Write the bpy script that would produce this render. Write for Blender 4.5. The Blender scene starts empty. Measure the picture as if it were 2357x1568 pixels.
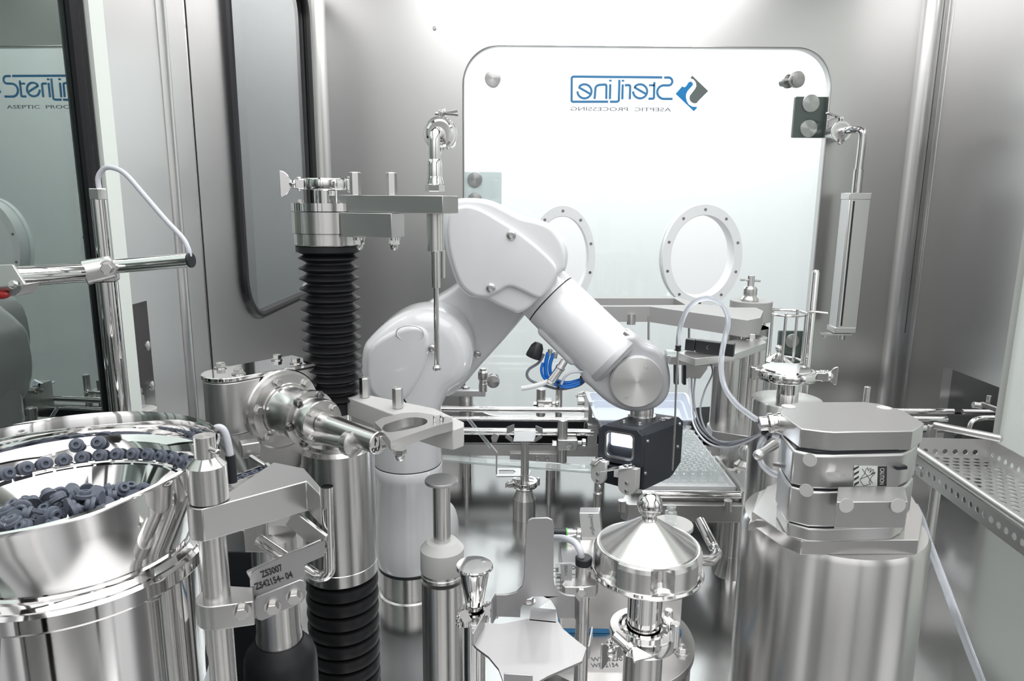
import bpy, bmesh, math, random
from mathutils import Vector, Matrix
V = Vector
pi = math.pi
SC = bpy.context.scene
COL = SC.collection
random.seed(7)
# ---------------------------------------------------------------- camera
FPX = 1620.0; CAMH = 0.85; PITCH = math.radians(11.3); ROLL = math.radians(0.55)
cd = bpy.data.cameras.new('camera'); cam = bpy.data.objects.new('camera', cd); COL.objects.link(cam)
cd.sensor_fit = 'HORIZONTAL'; cd.sensor_width = 36.0; cd.lens = 36.0 * FPX / 2357.0
cd.clip_start = 0.02; cd.clip_end = 60
cam.location = (0, 0, CAMH)
cam.rotation_euler = (Matrix.Rotation(pi / 2 - PITCH, 4, 'X') @ Matrix.Rotation(ROLL, 4, 'Z')).to_euler()
SC.camera = cam
# ---------------------------------------------------------------- view, world, lights
SC.view_settings.view_transform = 'Standard'; SC.view_settings.look = 'None'
SC.view_settings.gamma = 1.0; SC.view_settings.use_curve_mapping = False
SC.view_settings.exposure = 0.0
wd = bpy.data.worlds.new('cleanroom'); SC.world = wd; wd.use_nodes = True
nt = wd.node_tree; nt.nodes.clear()
wo = nt.nodes.new('ShaderNodeOutputWorld'); bg = nt.nodes.new('ShaderNodeBackground')
tc = nt.nodes.new('ShaderNodeTexCoord'); sx = nt.nodes.new('ShaderNodeSeparateXYZ')
at2 = nt.nodes.new('ShaderNodeMath'); at2.operation = 'ARCTAN2'
mr = nt.nodes.new('ShaderNodeMapRange'); mr.inputs[1].default_value = -pi; mr.inputs[2].default_value = pi
cr = nt.nodes.new('ShaderNodeValToRGB')
L = nt.links.new
vm = nt.nodes.new('ShaderNodeVectorMath'); vm.operation = 'SCALE'
L(tc.outputs['Generated'], sx.inputs[0]); L(sx.outputs[0], at2.inputs[0]); L(sx.outputs[1], at2.inputs[1])
L(at2.outputs[0], mr.inputs[0]); L(mr.outputs[0], cr.inputs[0]); L(cr.outputs[0], vm.inputs[0])
em = nt.nodes.new('ShaderNodeMapRange'); em.inputs[1].default_value = -.3; em.inputs[2].default_value = .28; em.inputs[3].default_value = .03; em.inputs[4].default_value = 1.05
L(sx.outputs[2], em.inputs[0]); L(em.outputs[0], vm.inputs['Scale']); L(vm.outputs[0], bg.inputs[0]); L(bg.outputs[0], wo.inputs[0])
# azimuth 0.5 = straight ahead (+Y); ends = behind the camera: bright, with dark stripes added for streaks on round steel
el = cr.color_ramp.elements
def stop(p, v, c=(1, 1, 1)):
    e = el.new(p); e.color = (v * c[0], v * c[1], v * c[2], 1)
while len(el) > 1: el.remove(el[0])
el[0].position = 0.0; el[0].color = (.9, .9, .9, 1)
for p, v in ((.06, .95), (.07, .3), (.085, .25), (.095, .75), (.13, .85), (.145, .35), (.18, .3), (.2, .8), (.26, .9),
             (.3, 1.0), (.7, 1.0), (.74, .7), (.76, .2), (.79, .2), (.81, 1.1), (.865, 1.0), (.88, .3), (.91, .25), (.925, .8), (.955, .95), (1.0, .95)):
    stop(p, v, (1.0, 1.01, 1.015))
bg.inputs[1].default_value = 1.35
def area(name, loc, rot, sx_, sy_, e, col=(1, 1, 1), shape='RECTANGLE'):
    l = bpy.data.lights.new(name, 'AREA'); l.shape = shape; l.size = sx_; l.size_y = sy_; l.energy = e; l.color = col
    o = bpy.data.objects.new(name, l); COL.objects.link(o); o.location = loc; o.rotation_euler = rot; return o
area('ceiling_lamp_front', (0.3, 0.3, 1.93), (0, 0, 0), 1.8, 1.9, 34)
area('fill_light_behind_window', (0.5, 3.6, 2.6), (math.radians(20), 0, 0), 4, 1.6, 100)  # added light that whitens the outer wall beyond the window
area('fill_light_front', (0.3, -2.2, 2.4), (math.radians(-40), 0, 0), 5, 2.4, 190)  # added fill behind the camera, brightens the white robot and front faces
area('ceiling_lamp_back', (0.35, 1.45, 1.93), (0, 0, 0), 1.5, .35, 13)
for lx in (-.05, .18, .42, .66): area('ceiling_spot', (lx, 2.3, 1.93), (0, 0, 0), .07, .07, 1.4, shape='DISK')

# ---------------------------------------------------------------- pixel -> place helpers (photo seen as 2357x1568)
def ray(px, py):
    a = px - 1178.5; b = py - 784
    a, b = a * math.cos(ROLL) + b * math.sin(ROLL), -a * math.sin(ROLL) + b * math.cos(ROLL)
    x = a / FPX; y = -b / FPX
    return V((x, math.cos(PITCH) + y * math.sin(PITCH), -math.sin(PITCH) + y * math.cos(PITCH)))
def at(px, py, Y):
    d = ray(px, py); t = Y / d.y; return V((d.x * t, Y, CAMH + d.z * t))
def az(px, py, z):
    d = ray(px, py); t = (z - CAMH) / d.z; return V((d.x * t, d.y * t, z))
def ax(px, py, X):
    d = ray(px, py); t = X / d.x; return V((X, d.y * t, CAMH + d.z * t))
def zz(px, py, Y): return at(px, py, Y).z
def rr(n, px, py, Y): return n * (Y / ray(px, py).y) / FPX

# ---------------------------------------------------------------- materials
def mat(name, base=(.6, .6, .6), rough=.3, metal=0.0, coat=0.0, spec=.5, trans=0.0, ior=1.45, emit=None, es=1.0, brush=None, bump=0.0, aniso=0.0, arot=0.0, rvar=0.0, sss=0.0, cvar=0.0, nscale=None):
    m = bpy.data.materials.new(name); m.use_nodes = True
    n = m.node_tree.nodes; l = m.node_tree.links; p = n['Principled BSDF']
    p.inputs['Base Color'].default_value = (*base, 1); p.inputs['Roughness'].default_value = rough
    p.inputs['Metallic'].default_value = metal; p.inputs['Coat Weight'].default_value = coat
    p.inputs['Coat Roughness'].default_value = .06
    p.inputs['Specular IOR Level'].default_value = spec; p.inputs['Transmission Weight'].default_value = trans
    p.inputs['IOR'].default_value = ior; p.inputs['Anisotropic'].default_value = aniso; p.inputs['Anisotropic Rotation'].default_value = arot
    if sss: p.inputs['Subsurface Weight'].default_value = sss; p.inputs['Subsurface Radius'].default_value = (.01, .01, .01)
    if emit: p.inputs['Emission Color'].default_value = (*emit, 1); p.inputs['Emission Strength'].default_value = es
    if brush or nscale:
        t = n.new('ShaderNodeTexCoord'); mp = n.new('ShaderNodeMapping'); ns = n.new('ShaderNodeTexNoise')
        mp.inputs['Scale'].default_value = brush if brush else (nscale,) * 3
        ns.inputs['Scale'].default_value = 1.0; ns.inputs['Detail'].default_value = 3
        l.new(t.outputs['Object'], mp.inputs[0]); l.new(mp.outputs[0], ns.inputs['Vector'])
        if rvar:
            r = n.new('ShaderNodeMapRange'); r.inputs[3].default_value = max(.02, rough - rvar); r.inputs[4].default_value = rough + rvar
            l.new(ns.outputs[0], r.inputs[0]); l.new(r.outputs[0], p.inputs['Roughness'])
        if cvar:
            r = n.new('ShaderNodeMapRange'); r.inputs[3].default_value = 1 - cvar; r.inputs[4].default_value = 1 + cvar
            mx = n.new('ShaderNodeVectorMath'); mx.operation = 'SCALE'; mx.inputs[0].default_value = base
            l.new(ns.outputs[0], r.inputs[0]); l.new(r.outputs[0], mx.inputs['Scale']); l.new(mx.outputs[0], p.inputs['Base Color'])
        if bump:
            b = n.new('ShaderNodeBump'); b.inputs['Strength'].default_value = bump; b.inputs['Distance'].default_value = .001
            l.new(ns.outputs[0], b.inputs['Height']); l.new(b.outputs[0], p.inputs['Normal'])
    return m
def glassmat(name, tint=(1, 1, 1), rough=0.0, ior=1.45, gcol=(1, 1, 1), haze=0):
    # thin pane: clear transmission mixed with fresnel reflection
    m = bpy.data.materials.new(name); m.use_nodes = True
    n = m.node_tree.nodes; l = m.node_tree.links; n.clear()
    o = n.new('ShaderNodeOutputMaterial'); mx = n.new('ShaderNodeMixShader'); tr = n.new('ShaderNodeBsdfTransparent')
    gl = n.new('ShaderNodeBsdfGlossy'); lw = n.new('ShaderNodeLayerWeight'); pw = n.new('ShaderNodeMath'); pw.operation = 'POWER'; pw.inputs[1].default_value = 5
    f0 = ((ior - 1) / (ior + 1)) ** 2; fr = n.new('ShaderNodeMath'); fr.operation = 'MULTIPLY_ADD'; fr.inputs[1].default_value = 1 - f0; fr.inputs[2].default_value = f0; fr.use_clamp = True
    lw.inputs[0].default_value = .5; l.new(lw.outputs['Facing'], pw.inputs[0]); l.new(pw.outputs[0], fr.inputs[0])
    tr.inputs[0].default_value = (*tint, 1); gl.inputs['Roughness'].default_value = rough; gl.inputs[0].default_value = (*gcol, 1)
    if haze:
        df = n.new('ShaderNodeBsdfDiffuse'); df.inputs[0].default_value = (.95, .96, .97, 1); m2 = n.new('ShaderNodeMixShader'); m2.inputs[0].default_value = haze
        l.new(tr.outputs[0], m2.inputs[1]); l.new(df.outputs[0], m2.inputs[2]); tr = m2
    l.new(fr.outputs[0], mx.inputs[0]); l.new(tr.outputs[0], mx.inputs[1]); l.new(gl.outputs[0], mx.inputs[2]); l.new(mx.outputs[0], o.inputs[0])
    return m
M = {}
M['wall'] = mat('brushed_wall_steel', (.60, .595, .59), .28, 1)
M['floor'] = mat('satin_floor_steel', (.44, .44, .44), .17, 1, nscale=4, rvar=.05, cvar=.06)
M['steel'] = mat('turned_steel', (.68, .67, .66), .25, 1, nscale=14, rvar=.04)
M['polish'] = mat('polished_steel', (.80, .79, .785), .055, 1)
M['turned'] = mat('lathe_turned_steel', (.68, .67, .66), .27, 1, aniso=.85, arot=.25)
for k_ in ('turned',):
    tr_ = M[k_].node_tree; tg_ = tr_.nodes.new('ShaderNodeTangent'); tg_.direction_type = 'RADIAL'; tg_.axis = 'Z'; tr_.links.new(tg_.outputs[0], tr_.nodes['Principled BSDF'].inputs['Tangent'])
M['satin'] = mat('satin_steel', (.62, .615, .61), .34, 1, nscale=60, rvar=.03)
M['blast'] = mat('blasted_steel', (.48, .475, .48), .45, 1, nscale=2500, bump=.08)
M['dsteel'] = mat('dark_steel', (.32, .32, .32), .25, 1)
M['white'] = mat('white_robot_paint', (.73, .735, .75), .22, 0, coat=.7)
M['wgrey'] = mat('grey_wrist_casting', (.50, .50, .52), .35, .15, coat=.3)
M['pom'] = mat('pale_plastic', (.52, .52, .51), .45)
M['pomg'] = mat('grey_arm_plastic', (.36, .36, .355), .45)
M['pomw'] = mat('white_plastic', (.82, .83, .84), .35)
M['tray'] = mat('white_tray_plastic', (.62, .67, .76), .3)
M['rubber'] = mat('black_rubber', (.016, .016, .018), .42, spec=.45)
M['belt'] = mat('black_belt', (.012, .012, .012), .75, spec=.15)
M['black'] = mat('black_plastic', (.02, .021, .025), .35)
M['anod'] = mat('dark_grey_anodised', (.055, .06, .072), .42, .35, nscale=900, bump=.05)
M['stopper'] = mat('blue_grey_rubber', (.105, .12, .155), .5)
M['cable'] = mat('pale_grey_cable', (.60, .61, .66), .4)
M['dcable'] = mat('grey_cable', (.22, .23, .26), .35)
M['blue'] = mat('blue_hose', (.01, .17, .62), .3)
M['logoblue'] = mat('logo_blue', (.035, .19, .40), .5)
M['logobright'] = mat('logo_bright_blue', (.0, .2, .5), .5)
M['logogrey'] = mat('logo_grey', (.12, .145, .14), .5)
M['textgrey'] = mat('text_grey', (.12, .13, .14), .5)
M['ink'] = mat('engraved_black', (.03, .03, .03), .6)
M['sticker'] = mat('sticker_pale', (.62, .64, .60), .5)
M['gasket'] = mat('black_window_gasket', (.012, .012, .014), .28)
M['pane'] = glassmat('clear_pane', (.97, .99, .985))
M['dpane'] = glassmat('green_door_glass', (.30, .36, .35), ior=3.6, gcol=(.82, .9, .86))
M['ppane'] = glassmat('port_pane', (.50, .52, .52), ior=1.9)
M['glass'] = glassmat('vial_glass', (.96, .97, .97), .03, ior=1.75, haze=.16)
SC.cycles.transparent_max_bounces = 40
M['tube'] = mat('clear_silicone_tube', (.86, .89, .95), .18, trans=.8, ior=1.25)
M['acrylic'] = mat('clear_acrylic', (.88, .93, .92), .05, trans=.8, ior=1.3)
M['lamp'] = mat('inspection_light', (1, 1, 1), .5, emit=(.88, .94, 1), es=14)
M['red'] = mat('red_plastic', (.35, .02, .02), .3)
M['greenp'] = mat('pale_green_glass_tone', (.70, .74, .70), .3)  # opaque pale green standing in for bright tinted glass
M['ledred'] = mat('red_led', (.8, 0, .02), .4, emit=(1, .02, .05), es=1.5)
M['greenring'] = mat('green_seal', (.1, .6, .1), .4)

# ---------------------------------------------------------------- mesh builder
def frame(axis, up=None):
    z = V(axis).normalized(); h = V((0, 0, 1)) if abs(z.z) < .9 else V((0, 1, 0))
    if up is not None: h = V(up)
    x = h.cross(z).normalized(); y = z.cross(x)
    return x, y, z
def RZ(deg): return Matrix.Rotation(math.radians(deg), 3, 'Z')
class B:
    def __init__(s): s.bm = bmesh.new(); s.org = None; s.zl = True
    def _ring(s, c, x, y, r, n, ph=0, ry=None):
        return [s.bm.verts.new(c + x * (r * math.cos(ph + 2 * pi * i / n)) + y * ((ry or r) * math.sin(ph + 2 * pi * i / n))) for i in range(n)]
    def lathe(s, o, axis, prof, n=40, closed=False, ph=0):
        o = V(o); x, y, z = frame(axis); rings = []
        if abs(z.z) > .999 and (s.org is None or (s.org - o).xy.length < 1e-4): s.org = o.copy()
        else: s.zl = False
        for r, t in prof:
            c = o + z * t
            rings.append([s.bm.verts.new(c)] if r <= 1e-6 else s._ring(c, x, y, r, n, ph))
        if closed: rings.append(rings[0])
        for a, b in zip(rings, rings[1:]):
            if len(a) == 1 and len(b) == 1: continue
            for i in range(n):
                j = (i + 1) % n
                if len(a) == 1: s.bm.faces.new((a[0], b[i], b[j]))
                elif len(b) == 1: s.bm.faces.new((a[i], b[0], a[j]))
                else: s.bm.faces.new((a[i], b[i], b[j], a[j]))
        if not closed:
            if len(rings[0]) > 1: s.bm.faces.new(rings[0])
            if len(rings[-1]) > 1: s.bm.faces.new(rings[-1][::-1])
        return s
    def cyl(s, a, b, r, r2=None, n=32, ph=0, ch=0):
        a = V(a); b = V(b); L_ = (b - a).length; r2 = r if r2 is None else r2
        pr = [(r, 0), (r2, L_)] if not ch else [(r - ch, 0), (r, ch), (r2, L_ - ch), (r2 - ch, L_)]
        return s.lathe(a, b - a, pr, n, ph=ph)
    def hexn(s, p, axis, r, h, washer=0):
        p = V(p); ax_ = V(axis).normalized()
        if washer: s.cyl(p, p + ax_ * h * .22, r * washer, n=20); p = p + ax_ * h * .22
        return s.cyl(p, p + ax_ * h, r, n=6, ch=h * .08)
    def sphere(s, c, r, n=24, m=14, sc=(1, 1, 1)):
        c = V(c); prof = []
        for i in range(m + 1):
            t = pi * i / m; prof.append((r * math.sin(t) if 0 < i < m else 0, -r * math.cos(t)))
        k = len(s.bm.verts); s.lathe((0, 0, 0), (0, 0, 1), prof, n); s.bm.verts.ensure_lookup_table()
        for v in s.bm.verts[k:]: v.co = V((v.co.x * sc[0], v.co.y * sc[1], v.co.z * sc[2])) + c
        return s
    def box(s, c, d, R=None):
        c = V(c); vs = []
        for i in (-.5, .5):
            for j in (-.5, .5):
                for k in (-.5, .5):
                    v = V((i * d[0], j * d[1], k * d[2]))
                    vs.append(s.bm.verts.new(c + (R @ v if R else v)))
        for f in ((0, 1, 3, 2), (4, 6, 7, 5), (0, 4, 5, 1), (2, 3, 7, 6), (0, 2, 6, 4), (1, 5, 7, 3)): s.bm.faces.new([vs[q] for q in f])
        return s
    def bar(s, a, b, w, h, up=(0, 0, 1)):
        a = V(a); b = V(b); z = (b - a).normalized(); x = V(up).cross(z).normalized(); y = z.cross(x); vs = []
        for p in (a, b):
            for i, j in ((-1, -1), (1, -1), (1, 1), (-1, 1)): vs.append(s.bm.verts.new(p + x * (i * w / 2) + y * (j * h / 2)))
        for f in ((0, 3, 2, 1), (4, 5, 6, 7), (0, 1, 5, 4), (1, 2, 6, 5), (2, 3, 7, 6), (3, 0, 4, 7)): s.bm.faces.new([vs[q] for q in f])
        return s
    def prism(s, pts, vec):
        vec = V(vec); a = [s.bm.verts.new(V(p)) for p in pts]; b = [s.bm.verts.new(V(p) + vec) for p in pts]; n = len(a)
        s.bm.faces.new(a); s.bm.faces.new(b[::-1])
        for i in range(n): j = (i + 1) % n; s.bm.faces.new((a[i], b[i], b[j], a[j]))
        return s
    def loft(s, rings, cap=True):
        rs = [[s.bm.verts.new(V(p)) for p in r] for r in rings]; n = len(rs[0])
        for a, b in zip(rs, rs[1:]):
            for i in range(n): j = (i + 1) % n; s.bm.faces.new((a[i], b[i], b[j], a[j]))
        if cap: s.bm.faces.new(rs[0]); s.bm.faces.new(rs[-1][::-1])
        return s
    def tube(s, pts, r, n=12, sm=8, cap=True):
        pts = [V(p) for p in pts]
        if sm and len(pts) > 2: pts = crv(pts, sm)
        rs = r if isinstance(r, (list, tuple)) else None
        t0 = (pts[1] - pts[0]).normalized(); x, y, z = frame(t0); rings = []
        for i, p in enumerate(pts):
            t = (pts[min(i + 1, len(pts) - 1)] - pts[max(i - 1, 0)]).normalized()
            x = (x - t * x.dot(t)).normalized(); y = t.cross(x)
            q = r if rs is None else rs[0] + (rs[1] - rs[0]) * i / (len(pts) - 1)
            rings.append([p + x * (q * math.cos(2 * pi * k / n)) + y * (q * math.sin(2 * pi * k / n)) for k in range(n)])
        return s.loft(rings, cap)
    def plate(s, outlines, o, ex, ey, ez, th):
        """flat plate with holes: outlines in (u,v), placed at o + u*ex + v*ey, thickness th along ez"""
        cu = bpy.data.curves.new('tmp', 'CURVE'); cu.dimensions = '2D'; cu.fill_mode = 'BOTH'; cu.extrude = th / 2
        for ol in outlines:
            sp = cu.splines.new('POLY'); sp.points.add(len(ol) - 1); sp.use_cyclic_u = True
            for q, (u, v) in enumerate(ol): sp.points[q].co = (u, v, 0, 1)
        return s._curve(cu, o, ex, ey, ez, th / 2)
    def _curve(s, cu, o, ex, ey, ez, dz):
        ob = bpy.data.objects.new('tmp', cu); COL.objects.link(ob); dg = bpy.context.evaluated_depsgraph_get(); dg.update()
        me = bpy.data.meshes.new_from_object(ob.evaluated_get(dg)); bpy.data.objects.remove(ob)
        o = V(o); ex = V(ex); ey = V(ey); ez = V(ez); b2 = bmesh.new(); b2.from_mesh(me)
        for v in b2.verts: v.co = o + ex * v.co.x + ey * v.co.y + ez * (v.co.z + dz)
        bmesh.ops.remove_doubles(b2, verts=b2.verts[:], dist=1e-6); b2.to_mesh(me); b2.free(); s.bm.from_mesh(me); s.bm.verts.ensure_lookup_table()
        bpy.data.meshes.remove(me)
        return s
    def text(s, body, size, o, ex, ey, ez, th=.0004, align='LEFT', sx=1.0, bold=0.0, sp=1.0):
        cu = bpy.data.curves.new('tmp', 'FONT'); cu.body = body; cu.size = size; cu.extrude = th / 2; cu.align_x = align; cu.offset = bold; cu.space_character = sp; cu.resolution_u = 3
        return s._curve(cu, o, V(ex) * sx, ey, ez, th / 2)
    def hplate(s, pxs, z, th, smooth=0):
        """horizontal plate from its outline as seen in the photo"""
        p = [az(x, y, z) for x, y in pxs]
        if smooth: p = crv(p, smooth, True)
        return s.prism(p, (0, 0, -th))
    def obj(s, name, m, parent=None, bevel=0, label=None, sharp=35, seg=2, kind=None, group=None, cat=None, base=None, org=None):
        bm = s.bm; bmesh.ops.recalc_face_normals(bm, faces=bm.faces)
        for f in bm.faces: f.smooth = True
        ca = math.radians(sharp)
        for e in bm.edges:
            if len(e.link_faces) == 2: e.smooth = e.calc_face_angle(0) < ca
        if m is M.get('steel') and s.org is not None and s.zl and parent is not None: m = M['turned']; org = s.org
        if org is not None and parent is not None: off = V(org)
        elif parent is not None: off = wloc(parent)
        elif base is not None: off = V(base)
        else:
            xs = [v.co for v in bm.verts]
            off = V(((min(p.x for p in xs) + max(p.x for p in xs)) / 2, (min(p.y for p in xs) + max(p.y for p in xs)) / 2, min(p.z for p in xs)))
        for v in bm.verts: v.co -= off
        me = bpy.data.meshes.new(name); bm.to_mesh(me); bm.free(); me.materials.append(m)
        o = bpy.data.objects.new(name, me); COL.objects.link(o)
        if parent is not None:
            o.parent = parent; o.location = off - wloc(parent)
        else: o.location = off
        if bevel:
            b = o.modifiers.new('bevel', 'BEVEL'); b.width = bevel; b.segments = seg; b.limit_method = 'ANGLE'; b.angle_limit = math.radians(40)
        if label: o['label'] = label
        if cat: o['category'] = cat
        if kind: o['kind'] = kind
        if group: o['group'] = group
        return o
def wloc(o):
    p = V((0, 0, 0))
    while o is not None: p = p + o.location; o = o.parent
    return p
def crv(pts, k=6, closed=False):
    pts = [V(p) for p in pts]; n = len(pts); out = []
    rng = range(n) if closed else range(n - 1)
    for i in rng:
        g = (lambda q: pts[q % n]) if closed else (lambda q: pts[max(0, min(n - 1, q))])
        a, b, c, d = g(i - 1), g(i), g(i + 1), g(i + 2)
        for j in range(k):
            t = j / k
            out.append(.5 * ((2 * b) + (c - a) * t + (2 * a - 5 * b + 4 * c - d) * t * t + (3 * b - a - 3 * c + d) * t ** 3))
    if not closed: out.append(pts[-1])
    return out
def thing(name, label, cat, loc, group=None):
    o = bpy.data.objects.new(name, None); COL.objects.link(o); o.empty_display_size = .02
    o.location = V(loc); o['label'] = label; o['category'] = cat
    if group: o['group'] = group
    return o
def dup(root, loc, label=None, rz=0, mat3=None):
    r = root.copy(); COL.objects.link(r); r.location = V(loc)
    if mat3 is not None: r.rotation_euler = mat3.to_euler()
    elif rz: r.rotation_euler = (0, 0, rz)
    if label: r['label'] = label
    for ch in list(root.children):
        c = ch.copy(); COL.objects.link(c); c.parent = r
        for g in list(ch.children):
            d = g.copy(); COL.objects.link(d); d.parent = c
    return r
def circ(cx, cy, r, n=24, ry=None): return [(cx + r * math.cos(2 * pi * i / n), cy + (ry or r) * math.sin(2 * pi * i / n)) for i in range(n)]
def rrect(x0, y0, x1, y1, r, n=8):
    o = []
    for cx, cy, a in ((x1 - r, y0 + r, -90), (x1 - r, y1 - r, 0), (x0 + r, y1 - r, 90), (x0 + r, y0 + r, 180)):
        for i in range(n + 1): t = math.radians(a + 90 * i / n); o.append((cx + r * math.cos(t), cy + r * math.sin(t)))
    return o
def slot(x0, x1, y, r, n=8): return rrect(x0, y - r, x1, y + r, r * .999, n)
# ================================================================ THE SETTING
XL, XR, YB, ZC, YF = -0.68, 1.395, 2.5, 1.95, -0.62
UX, UY, UZ = V((1, 0, 0)), V((0, 1, 0)), V((0, 0, 1))
B().box(((XL + XR) / 2, (YB + YF) / 2, -.02), (XR - XL + .5, YB - YF + .3, .04)).obj('floor', M['floor'], kind='structure')
B().box(((XL + XR) / 2, (YB + YF) / 2, ZC + .02), (XR - XL + .5, YB - YF + .3, .04)).obj('ceiling', M['wall'], kind='structure')
# back wall with the big rounded window opening
wl = at(1068, 500, YB).x; wt = at(1480, 108, YB).z; wb = at(1150, 957, YB).z
wr = (at(1897, 250, YB).x + at(1880, 620, YB).x) / 2
wh = wt - wb
bw = [(XL + .05, -.0), (XR - .05, 0), (XR - .05, ZC), (XL + .05, ZC)]
B().plate([bw, rrect(wl, wb, wr, wt, .125, 14)], (0, YB, 0), UX, UZ, UY, .03).obj('wall_back', M['wall'], kind='structure')
# corner fillets are part of the side walls
def fillet(cx, cy, a0, r=.05, n=10): return [(cx + r * math.cos(math.radians(a0 + 90 * i / n)), cy + r * math.sin(math.radians(a0 + 90 * i / n))) for i in range(n + 1)]
def wallstrip(pts, name, th=.03):
    b = B(); out = []
    for i, p in enumerate(pts):
        a = V((*pts[max(0, i - 1)], 0)); c = V((*pts[min(len(pts) - 1, i + 1)], 0)); t = (c - a).normalized(); nn = V((-t.y, t.x, 0)) * th
        out.append((V((*p, 0)), V((*p, 0)) + nn))
    q = [x[0] for x in out] + [x[1] for x in out][::-1]
    m_ = len(out)
    lo = [b.bm.verts.new(x) for x in q]; hi = [b.bm.verts.new(x + UZ * ZC) for x in q]; n = len(q)
    for i in range(n): j = (i + 1) % n; b.bm.faces.new((lo[i], hi[i], hi[j], lo[j]))
    for i in range(m_ - 1):
        b.bm.faces.new((lo[i], lo[i + 1], lo[n - 2 - i], lo[n - 1 - i])); b.bm.faces.new((hi[i], hi[i + 1], hi[n - 2 - i], hi[n - 1 - i]))
    return b.obj(name, M['wall'], kind='structure', sharp=50)
# left wall: back section with the gasketed window, front section up to the glass door
GY0, GY1 = 1.77, 2.43
gt, gb = 1.52, ax(640, 700, XL).z
pt = [(-YB + .05, 0), (-1.56, 0), (-1.56, ZC), (-YB + .05, ZC)]
winL = [(-u, v) for u, v in rrect(GY0, gb, GY1, gt, .11, 10)]
B().plate([pt, winL], (XL, 0, 0), -UY, UZ, -UX, .03).obj('wall_left', M['wall'], kind='structure')
wallstrip([(XL, YB - .05)] + fillet(XL + .05, YB - .05, 180)[1:][::1][:0] + [(XL + .05 - .05 * math.cos(math.radians(t)), YB - .05 + .05 * math.sin(math.radians(t))) for t in range(9, 91, 9)], 'trim_1')
wallstrip([(XR - .05 + .05 * math.cos(math.radians(t)), YB - .05 + .05 * math.sin(math.radians(t))) for t in range(90, -1, -9)], 'trim_2')
# left front wall section with the small transfer opening
tw = ax(345, 690, XL); 
o1 = [(-1.545, 0), (-1.19, 0), (-1.19, ZC), (-1.545, ZC)]
hy0, hy1 = 1.20, ax(340, 720, XL).y; hz = ax(345, 690, XL).z
B().plate([o1, [(-hy0, .03), (-hy0, hz), (-hy1, hz), (-hy1, .03)]], (XL, 0, 0), -UY, UZ, -UX, .03).obj('wall_left_front', M['wall'], kind='structure')
B().box((XL - .012, 1.552, ZC / 2), (.02, .008, ZC)).obj('trim_3', M['polish'], kind='structure')
b = B(); b.box((XL - .13, 1.36, hz / 2), (.2, .34, .005)).box((XL - .23, 1.36, hz / 2), (.01, .34, hz))
b.box((XL - .13, hy1 + .01, hz / 2), (.2, .008, hz)); b.obj('trim_4', M['wall'], kind='structure')
# left window (dark room beyond) + gasket
wn = thing('window_1', '', 'window', (XL, (GY0 + GY1) / 2, gb)); del wn['label']; del wn['category']; wn['kind'] = 'structure'
gk = rrect(GY0 - .012, gb - .012, GY1 + .012, gt + .012, .122, 10); gi = rrect(GY0 + .006, gb + .006, GY1 - .006, gt - .006, .10, 10)
ring = [V((XL + .004, u, v)) for u, v in rrect(GY0 - .004, gb - .004, GY1 + .004, gt + .004, .11, 10)]
b = B(); b.tube(ring + [ring[0]], .013, 10, sm=0)
ring2 = [V((XL + .012, u, v)) for u, v in rrect(GY0 - .004, gb - .004, GY1 + .004, gt + .004, .11, 10)]
b.tube(ring2 + [ring2[0]], .005, 8, sm=0)
b.obj('gasket', M['gasket'], wn)
B().plate([[(u, v) for u, v in gi]], (XL - .008, 0, 0), UY, UZ, UX, .006).obj('pane', M['ppane'], wn)
B().box((XL - .35, 2.1, .975), (.02, 1.4, 1.95)).obj('wall_outer_left', M['wall'], kind='structure')
# glass door on the left, slightly turned
d0 = V((XL - .012, 1.17, 0)); d1 = V((XL - .058, 0.1, 0)); dd = (d1 - d0).normalized()
dn = V((-dd.y, dd.x, 0))
if dn.x < 0: dn = -dn
dr = thing('door_1', '', 'door', d0); del dr['label']; del dr['category']; dr['kind'] = 'structure'
B().prism([d0 + UZ * .05, d1 + UZ * .05, d1 + UZ * 1.9, d0 + UZ * 1.9], dn * -.008).obj('pane', M['dpane'], dr)
b = B(); b.tube([d0 + dn * .004 + UZ * .0, d0 + dn * .004 + UZ * 1.93], .011, 10, sm=0); b.tube([d0 + dn * .006 - dd * .012 + UZ * .0, d0 + dn * .006 - dd * .012 + UZ * 1.93], .009, 10, sm=0)
b.obj('gasket', M['gasket'], dr)
B().box((XL - .5, .6, .975), (.02, 1.5, 1.95)).obj('wall_outer_front_left', M['dsteel'], kind='structure')
B().box((XL + .002, 1.212, ZC / 2), (.01, .042, ZC)).obj('trim_5', M['greenp'], kind='structure')  # opaque strip in place of a bright glass edge
# right wall
for i_, (x_, y_) in enumerate(((XL - .013, ax(392, 300, XL).y), (XR + .015, ax(2155, 300, XR).y))): B().cyl((x_, y_, 0), (x_, y_, ZC), .022, n=40).obj('trim_%d' % (8 + i_), M['wall'], kind='structure')  # added bulges imitating soft reflected highlights on the flat side walls
B().cyl(at(1000, 65, YB) , at(1000, 65, YB) - UY * .006, .006, n=14).obj('wall_screw', M['dsteel'], thing('wall_screw', 'tiny dark screw high on the back wall left of the window', 'screw', at(1000, 65, YB)))
hy = ax(2165, 900, XR).y; hzr = ax(2170, 842, XR).z; py1 = ax(2300, 900, XR).y
q = [(YB - .05, 0), (py1, 0), (py1, ZC), (YB - .05, ZC)]
B().plate([q, [(hy, .0), (py1 + .001, .0), (py1 + .001, hzr), (hy, hzr)]], (XR, 0, 0), UY, UZ, UX, .03).obj('wall_right', M['wall'], kind='structure')
B().box((XR + .004, ax(2140, 300, XR).y, ZC / 2 + .2), (.012, .006, ZC - .4)).obj('trim_6', M['dsteel'], kind='structure')
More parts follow.
